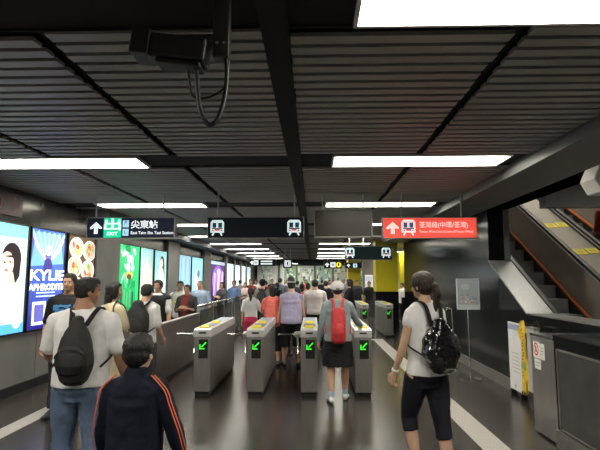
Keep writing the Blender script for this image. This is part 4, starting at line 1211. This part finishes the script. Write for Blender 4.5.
        if straps:
            for sd in (-1, 1):
                sx = .058 * h if s.sex == 'm' else .050 * h
                def q(x, y, z): return s.Lm @ V((sd * x, y * h, z * h))
                o = .018
                Pp = [q(sx * .55, (yb - d * h * .5) / h, z1 - .022), q(sx * .8, -.052 - o / h, .822), q(sx * 1.02, -.030, .838 + o / h), q(sx * 1.08, .012, .832 + o / h), q(sx * 1.15, .052 + o / h, .79), q(sx * 1.25, .068 + o / h, .73), q(sx * 1.7, .045 + o / h, .66), q(.092 * h * s.b + .022, .0, .63), q(.090 * h * s.b + .01, (yb - d * h * .6) / h, z0 + .03)]
                Pp = smoothpath(Pp, 5)
                bm = bmesh.new(); loft(bm, Pp, [.020 if i < 26 else .009 for i in range(len(Pp))], .0055 if s.h > 1 else .004, side=(1, 0, 0), n=8, p=3)
                s.give(root, fin('shoulder_strap', bm, strap_m or m, smooth=True))
        # grab loop on top
        tp = s.Lm @ V((0, yb - d * h * .55, z1 * h))
        lp = [tp + V((.035 * math.cos(u), 0, .03 * math.sin(u))) for u in [math.pi * i / 8 for i in range(9)]]
        bm = bmesh.new(); loft(bm, lp, .005, .005, side=(0, 1, 0), n=6); s.give(root, fin('grab_loop', bm, strap_m or m2, smooth=True))
        return root
    def shoulder_bag(s, label, m, sd=1, z=.52, w=.075, hh=.13, cat='handbag', fwd=0.0, cross=False):
        h = s.h; x = sd * ((.105 if s.sex == 'm' else .098) * h * s.b + .055)
        at_ = V((x, fwd * h, z * h))
        root = s.carried('shoulder_bag', label, cat, at_)
        bm = bmesh.new()
        P = [V((x, fwd * h, z * h + hh * h * t)) for t in (0, .1, .3, .6, .85, 1)]
        loft(bm, P, [w * h * k for k in (.8, .95, 1, .95, .85, .7)], [.030 * h * k for k in (.8, 1, 1.1, 1, .7, .4)], side=(0, 1, 0), n=16, p=3.2)
        s.give(root, voxel('bag_body', bm, m, s.vs * .8, smooth_it=2, disp=.003, disp_f=20))
        for f in (-1, 1):
            sh = s.Lm @ V(((-sd if cross else sd) * .06 * h, 0, .85 * h + .012))
            Pp = smoothpath([V((x, fwd * h + f * w * h * .7, (z + hh * .95) * h)), V((x * .98, fwd * h + f * .055 * h, .70 * h)), s.Lm @ V((sd * .09 * h, f * .045 * h, .80 * h + .02)), sh], 5)
            bm = bmesh.new(); loft(bm, Pp, .010, .004, side=(0, 1, 0), n=6, p=3); s.give(root, fin('strap', bm, m, smooth=True))
        return root
def X_(px, d): return at(px, 300, d).x
WHT = cloth('white', (.80, .79, .78)); WHT2 = cloth('offwhite', (.72, .67, .65)); NAVY = cloth('navy', (.007, .009, .020)); BLK = cloth('black', (.010, .010, .011), .7)
JEAN = cloth('faded_denim', (.105, .15, .235)); DGREY = cloth('dark_grey', (.045, .045, .05)); GREY = cloth('grey', (.22, .22, .22)); CREAM = cloth('cream', (.58, .50, .33))
CORAL = cloth('coral', (.80, .19, .155)); LAV = cloth('lavender', (.36, .33, .46)); TEALG = cloth('grey_teal', (.27, .33, .34)); REDS = cloth('red_pink', (.70, .06, .14)); LBLUE = cloth('pale_blue', (.30, .37, .50)); BLUE = cloth('mid_blue', (.16, .24, .42)); DRED = cloth('dark_red', (.22, .04, .035)); PINK = cloth('pale_pink', (.55, .40, .36))
SHB = mat('black_shoe', (.015, .014, .014), .45, noise_s=30, noise_a=.2); SHW = mat('white_shoe', (.62, .62, .62), .5, noise_s=30, noise_a=.08); SHR = mat('dark_red_shoe', (.10, .02, .025), .5, noise_s=30)
PACKB = mat('black_pack_fabric', (.009, .009, .010), .62, noise_s=30, noise_a=.3, bump=.4, bump_s=220)
PATENT = mat('shiny_black_patent', (.008, .008, .009), .12, noise_s=30, noise_a=.3, coat=.6)
PACKR = mat('red_pack_fabric', (.52, .035, .035), .55, noise_s=20, noise_a=.1, bump=.3, bump_s=200)
NEAR, MID, FAR = .0075, .010, .014

# 1 man in white T-shirt
d = 3.65
p = Person('man in white T-shirt and jeans carrying a black backpack, head turned right', X_(85, d), d, 1.63, R(5), build=1.09, sk='c', vs=NEAR, hy=-58, hp=4, legs=((6, 4, 4), (-4, 4, 8)), arms=((14, 17, 52, 22), (4, 15, 28, 10)), shw=1.04)
p.shirt(WHT, hem=.505, sleeve=.40, off=.014, minw=.104, mind=.074, fold=.008)
p.trousers(JEAN, end=.97, loose=.037, off=.012, fold=.009); p.shoes(SHB); p.hair(HAIRK, 'short')
p.backpack('black backpack with a zipped front pocket on the man in white', PACKB, z0=.57, z1=.80, w=.088, d=.056, strap_m=BLK, vs=.006, droop=.42)
bpk = [o for o in bpy.data.objects if o.name == 'backpack'][0]; bpk.location.x += .03
# 2 boy in navy jacket
d = 2.72
p = Person('boy with short black hair in a navy jacket with orange sleeve stripes', X_(140, d), d, 1.262, R(-3), head=.172, sk='b', vs=NEAR, build=1.0, legs=((8, 3, 4), (-6, 3, 8)), arms=((2, 12, 16, 4), (-2, 24, 14, 10)), hy=-6, hp=2, shw=.97)
def collar(bm):
    loft(bm, [p.Lm @ V((0, -.006 * p.h, .825 * p.h)), p.Lm @ V((0, -.004 * p.h, .852 * p.h))], [.060 * p.h, .054 * p.h], [.053 * p.h, .050 * p.h], n=18, p=2.2)
jk = p.shirt(NAVY, hem=.45, sleeve=.98, off=.016, slo=.014, minw=.108, mind=.078, fold=.010, name='jacket', extra=collar)
for sd in (-1, 1):
    A = p.arm[sd]; 
    for q_, w_ in ((-.012, .0045), (.004, .0045)):
        bm = bmesh.new(); P = []
        pts = [p.Lm @ V((sd * .075 * p.h, -.02 * p.h, .845 * p.h)), A[0] + V((0, 0, .01)), A[0].lerp(A[1], .3), A[0].lerp(A[1], .65), A[1], A[1].lerp(A[2], .3), A[1].lerp(A[2], .65), A[1].lerp(A[2], .95)]
        rr = [.010, .049, .053, .050, .046, .0445, .041, .037]
        for a_, r_ in zip(pts, rr): P.append(a_ + V((sd * .80, -.60, 0)).normalized() * (r_ * 1.2 + .006) + V((sd * q_ * .6, q_, 0)) + (V((0, 0, .012)) if r_ < .02 else V((0, 0, 0))))
        loft(bm, smoothpath(P, 4), w_ * .7, .003, side=(.6, .8, 0), n=8); fin('sleeve_stripe', bm, mat('orange_piping', (.75, .16, .08), .6, noise_s=20, noise_a=.06), jk, smooth=True)
p.trousers(DGREY, end=.97, loose=.036); p.shoes(SHB); p.hair(HAIRK, 'short', vol=1.03)
# 17 woman at the right with the shiny black backpack
d = 4.1
p = Person('woman in white top and black capri trousers walking away at the right', X_(424, d), d, 1.68, R(20), sex='f', sk='b', vs=NEAR, build=.93, shw=.88, hy=24, hp=2, legs=((22, 1, 40), (-8, 2, 5)), arms=((6, 14, 18, 6), (-8, 6, 20, 8)), feet=(0, 0), handcurl=60)
p.shirt(WHT, hem=.50, sleeve=.14, off=.015, slo=.006, minw=.084, mind=.064, fold=.006)
p.trousers(cloth('black_navy', (.012, .012, .018), .8), end=.66, off=.009, loose=.036, top=.532, fold=.008); p.shoes(SHB); p.hair(HAIRB, 'pony', vol=1.13)
A = p.arm[-1]; bm = bmesh.new(); loft(bm, [A[2] - A[4] * .045, A[2] - A[4] * .028], [.029, .029], [.029, .029], n=16, dome=False); fin('bracelet', bm, WHITEP, p.root, smooth=True)
pk = p.backpack('shiny black patent backpack slung low on the woman at the right', PATENT, z0=.575, z1=.745, w=.100, d=.066, strap_m=BLK, pocket=False, vs=.006, pstyle='round', fold=.010, crink=15, droop=.25)
pk.location.x += .015
# 16 capped woman with red backpack
d = 6.58
p = Person('woman in white cap, grey cardigan and black skirt walking through the near gates', X_(337.5, d), d, 1.575, 0, sex='f', sk='b', vs=.0085, build=1.05, legs=((-6, 1, 6), (9, 1, 5)), arms=((4, 14, 14, 6), (30, 24, 38, 4)), feet=(0, 0))
p.shirt(TEALG, hem=.50, sleeve=.95, off=.021, slo=.012, minw=.092, mind=.07, name='cardigan')
p.skirt(BLK, hem=.295, flare=.115, off=.018); p.socks(cloth('sky_blue', (.35, .52, .62))); p.shoes(SHW); p.hair(HAIRK, 'short', vol=.97)
p.cap(cloth('cap_white', (.74, .73, .70)))
p.backpack('narrow red backpack on the woman in the white cap', PACKR, z0=.535, z1=.745, w=.064, d=.058, m2=PACKR, strap_m=PACKR, pstyle='box', vs=.007)
# 3 man in black T-shirt facing the camera
d = 5.8
p = Person('man with black hair in black and blue T-shirt facing the camera by the lightboxes', X_(69, d), d, 1.68, R(188), sk='a', vs=MID, arms=((4, 10, 20, 10), (4, 10, 20, 10)))
p.shirt([BLK, cloth('bright_blue', (.06, .22, .48))], hem=.49, sleeve=.42, matfn=lambda c, n: 1 if n.y > .35 and abs(c.x) < .14 and 1.06 < c.z < 1.30 and noise.noise(c * 22) > -.12 else 0)
p.trousers(DGREY, loose=.034); p.shoes(SHB); p.hair(HAIRK, 'short', vol=1.04)
# 4 long-haired woman in cream
d = 5.5
p = Person('woman with long black hair in a cream dress seen from behind', X_(113, d), d, 1.575, R(-38), sex='f', sk='b', vs=MID, hy=-20, arms=((2, 12, 20, 10), (12, 14, 60, 16)))
p.shirt(CREAM, hem=.55, sleeve=.36, minw=.082, mind=.06, slo=.018, name='dress_top'); p.skirt(CREAM, hem=.26, flare=.12, name='dress_skirt'); p.shoes(SHB); p.hair(HAIRK, 'long')
p.shoulder_bag('dark brown shoulder bag on the woman in the cream dress', mat('dark_brown_leather', (.05, .03, .022), .4, noise_s=20, noise_a=.2), sd=1, z=.53)
# 5 man white shirt with black backpack
d = 6.45
p = Person('man in white shirt with a black backpack beside the low metal barrier', X_(146, d), d, 1.545, R(-10), sk='b', vs=MID, hp=10, hy=-8, build=.94, shw=.9, arms=((10, 8, 40, 10), (6, 8, 40, 10)))
p.shirt(WHT, hem=.48, sleeve=.45); p.trousers(DGREY, loose=.034); p.shoes(SHB); p.hair(HAIRK, 'short', vol=1.1)
p.backpack('plump black backpack on the man beside the metal barrier', PACKB, z0=.56, z1=.82, w=.10, d=.08, strap_m=BLK)
# 6 black vest
d = 8.5
p = Person('man in black vest over white shirt facing the camera beside the green poster', X_(158, d), d, 1.60, R(172), sk='a', vs=MID, arms=((4, 10, 12, 6), (2, 12, 18, 6)))
p.shirt(WHT, hem=.49, sleeve=.42); p.shirt(BLK, hem=.48, sleeve=0, off=.024, name='vest', neck=.815); p.trousers(DGREY, loose=.034); p.shoes(SHB); p.hair(HAIRK, 'short', vol=1.05)
# 7
d = 10.6
p = Person('man in white T-shirt with yellow print and a shoulder strap facing the camera', X_(180, d), d, 1.575, R(185), sk='a', vs=MID, arms=((2, 12, 12, 6), (2, 12, 12, 6)))
p.shirt([WHT, cloth('lime_yellow', (.55, .55, .12))], hem=.48, sleeve=.45, matfn=lambda c, n: 1 if n.y > .3 and abs(c.x) < .11 and .95 < c.z < 1.22 and noise.noise(c * 17) > -.1 else 0); p.trousers(BLK, loose=.034); p.shoes(SHB); p.hair(HAIRK, 'short')
p.shoulder_bag('black bag hanging from the shoulder of the man in yellow-printed T-shirt', PACKB, sd=1, z=.50, cat='bag')
# 8
d = 10.2
p = Person('woman in dark shawl over a red dress holding her hands together', X_(187, d), d, 1.50, R(176), sex='f', sk='a', vs=MID, arms=((14, 10, 95, 42), (14, 10, 95, 42)), build=1.12)
p.shirt([DGREY, DRED], hem=.56, sleeve=.55, minw=.095, mind=.07, matfn=lambda c, n: 1 if n.y > .2 and abs(c.x) < .075 else 0, name='shawl'); p.skirt(DRED, hem=.25, flare=.12, name='dress_skirt'); p.shoes(SHB); p.hair(HAIRK, 'bun')
# 9
d = 12.0
p = Person('older man in pale blue short-sleeved shirt facing the camera', X_(200, d), d, 1.575, R(170), sk='a', vs=MID, build=1.12); p.shirt(LBLUE, hem=.47, sleeve=.45); p.trousers(GREY, loose=.034); p.shoes(SHB); p.hair(HAIRG, 'short', vol=.98)
# 14 girl
d = 10.7
p = Person('girl in white T-shirt and red-pink shorts walking away between the left gates', X_(251, d), d, 1.43, R(-4), sex='f', head=.145, sk='b', vs=MID, legs=((16, 3, 4), (-12, 3, 16)), feet=(0, -20), arms=((-4, 10, 8, 6), (16, 22, 20, 4)))
p.shirt(WHT, hem=.545, sleeve=.42, minw=.088); p.trousers(REDS, end=.40, loose=.052, name='shorts'); p.shoes(SHR); p.hair(HAIRK, 'pony')
bm = bmesh.new(); ell(bm, p.hp(.05, -.47, .16), (.035, .03, .035)); fin('hair_tie', bm, DRED, p.root, smooth=True)
# 15
d = 12.6
p = Person('man in grey T-shirt and dark cap walking away past the left gates', X_(262.5, d), d, 1.60, R(0), sk='b', vs=MID); p.shirt(GREY, hem=.49, sleeve=.45); p.trousers(BLK, loose=.034); p.shoes(SHB); p.hair(HAIRK, 'short'); p.cap(BLK)
p.backpack('dark grey backpack on the man in the dark cap', DGREY, z0=.60, z1=.82, w=.085, d=.06, strap_m=BLK)
# 16b coral
d = 9.25
p = Person('woman in coral top and black capris walking away behind the second gate', X_(273, d), d, 1.505, R(4), sex='f', sk='b', vs=MID, legs=((8, 2, 4), (-6, 2, 8)), arms=((8, 12, 20, 4), (2, 8, 10, 6)), build=1.06)
p.shirt(CORAL, hem=.48, sleeve=.30, minw=.092, mind=.066); p.trousers(BLK, end=.72, loose=.038); p.shoes(SHB); p.hair(HAIRK, 'bob', vol=1.06)
p.shoulder_bag('slim dark bag with a strap across the back of the woman in coral', BLK, sd=-1, z=.50, cross=True, cat='bag')
# 17b lavender
d = 9.1
p = Person('person in lavender sleeveless top and black knee-length shorts walking away', X_(291.5, d), d, 1.605, R(0), sex='f', sk='b', vs=MID, legs=((5, 4, 3), (-3, 4, 6)), arms=((2, 12, 16, 4), (4, 12, 18, 4)), build=1.15, shw=.93)
p.shirt(LAV, hem=.49, sleeve=.03, minw=.098, mind=.07); p.trousers(BLK, end=.60, loose=.052, name='shorts'); p.shoes(SHB); p.hair(HAIRK, 'short', vol=1.05)
bm = bmesh.new(); hd = p.hd
loft(bm, [p.hp(0, -.08, .30), p.hp(0, -.08, .345)], [.375 * hd, .355 * hd], [.425 * hd, .41 * hd], n=24, dome=False); fin('headband', bm, WHT, p.root, smooth=True)
# 18
d = 11.2
p = Person('man in white shirt and dark trousers walking away, seen between the middle gates', X_(315, d), d, 1.60, R(0), sk='b', vs=MID, arms=((4, 12, 30, 8), (4, 12, 30, 8)), build=1.12); p.shirt(WHT2, hem=.50, sleeve=.55, off=.018); p.trousers(BLK, loose=.036); p.shoes(SHB); p.hair(HAIRK, 'short', vol=1.06)

# -------- farther people
def far(label, px, d, h, rz, top, bottom, hair='short', sex='m', hairm=None, arms=((3, 9, 14, 6), (3, 9, 14, 6)), sleeve=.45, build=1.02, vs=FAR, hy=0, group=None, sk='b', skirt=False, legs=((6, 3, 4), (-5, 3, 8))):
    p = Person(label, X_(px, d), d, h, R(rz), sex=sex, sk=sk, vs=vs, arms=arms, build=build, hy=hy, group=group, legs=legs, shw=.95)
    p.shirt(top, hem=.48, sleeve=sleeve)
    if skirt: p.skirt(bottom)
    else: p.trousers(bottom, loose=.034)
    p.shoes(SHB); p.hair(hairm or HAIRK, hair)
    return p
hold = ((20, 8, 95, 30), (20, 8, 95, 30))
far('person in dark grey jacket standing before the purple poster', 222, 14.6, 1.53, 160, DGREY, BLK, sex='f', hair='bob', sleeve=.95, arms=hold)
far('man in mid-blue shirt behind the glass barrier, past the purple poster', 234, 16.4, 1.575, 175, BLUE, DGREY, sleeve=.5, sk='a')
far('woman in pale pink top behind the glass barrier', 245, 18.0, 1.50, 170, PINK, GREY, sex='f', hair='bob', sk='a')
far('person in dark red top near the far end of the glass barrier', 250.5, 18.6, 1.62, 180, DRED, BLK, sk='a')
far('tall man with black hair directly beyond the lavender top', 291, 11.8, 1.69, 0, DGREY, BLK)
far('grey-haired woman between the coral and lavender tops', 285.5, 10.6, 1.475, 0, GREY, DGREY, sex='f', hairm=HAIRG, hair='bob')
far('person in bright pink top half hidden beside the lavender top', 302, 13.0, 1.50, 0, cloth('bright_pink', (.60, .12, .18)), BLK, sex='f', hair='bob')
far('woman in black holding a phone up, past the white cap', 350, 12.6, 1.62, 70, BLK, BLK, sex='f', hair='long', arms=((10, 10, 120, 25), (10, 10, 120, 25)), sleeve=.3)
far('young man in black T-shirt standing by the farther right gates', 369.5, 19.6, 1.53, 150, BLK, DGREY, sk='a', arms=((4, 14, 16, 8), (4, 14, 16, 8)))
far('seated-height clerk in white shirt behind the far counter at the right', 402.5, 18.2, 1.48, 120, WHT, BLK)
crowd = [(240, 21, 1.58, GREY, 'man in grey among the crowd by the far left wall', 0, 'short', 'm'), (256, 22, 1.60, WHT, 'man in white shirt farther off, above the girl', 180, 'short', 'm'), (266, 19.5, 1.55, DRED, 'person in dark red farther off beyond the dark cap', 0, 'short', 'm'),
         (272, 24, 1.62, BLK, 'man in black far down the left of the hall', 180, 'short', 'm'), (280, 17.5, 1.66, BLUE, 'man in blue in the crowd beyond the grey-haired woman', 0, 'short', 'm'), (287, 26, 1.60, WHT2, 'person in off-white far down the middle of the hall', 180, 'bob', 'f'),
         (297.5, 20, 1.55, LBLUE, 'person in pale blue in the crowd beyond the pink top', 0, 'short', 'm'), (306, 24, 1.60, CORAL, 'person in coral far off beside the white shirt', 180, 'bob', 'f'), (308, 15.5, 1.50, PINK, 'woman in pale pink just left of the white shirt', 0, 'bob', 'f'),
         (326, 15, 1.57, NAVY, 'man in navy just right of the white shirt', 0, 'short', 'm'), (330, 20, 1.60, WHT, 'man in white farther off, left of the white cap', 180, 'short', 'm'), (322, 26, 1.58, DGREY, 'person in dark grey far off beyond the white shirt', 0, 'short', 'm'),
         (357, 20, 1.58, DGREY, 'man in dark grey before the slim yellow pillar', 180, 'short', 'm'), (344, 26, 1.6, LAV, 'person in lilac far off right of the white cap', 180, 'bob', 'f'), (277, 14.2, 1.52, BLK, 'short person in black just beyond the coral top', 0, 'bob', 'f')]
for px, d, h, m, lb, rz, hr, sx in crowd: far(lb, px, d, h, rz, m, random.choice([BLK, DGREY, NAVY]), hair=hr, sex=sx, vs=.017)
# person on the second escalator
p = far('person in red standing on the second escalator at the right edge', 606, 8.67, 1.66, 0, cloth('rust_red', (.26, .05, .035)), BLK, sleeve=.6, arms=((8, 8, 40, 6), (4, 10, 20, 6)), legs=((0, 3, 0), (0, 3, 0)))
p.root.location = (5.43, D0 + 2.4 + .2, zs(D0 + 2.4) - .94 + .231 - .12 + .002)

# ================================================================== LIGHT and view
w = bpy.data.worlds.new('world'); sc.world = w; w.use_nodes = True
w.node_tree.nodes['Background'].inputs['Color'].default_value = (.5, .52, .55, 1)
w.node_tree.nodes['Background'].inputs['Strength'].default_value = .02
sc.view_settings.view_transform = 'Standard'; sc.view_settings.look = 'None'; sc.view_settings.gamma = 1; sc.view_settings.use_curve_mapping = False
sc.view_settings.exposure = 0
sc.cycles.use_denoising = True
sc.cycles.max_bounces = 8
sc.cycles.sample_clamp_indirect = 4
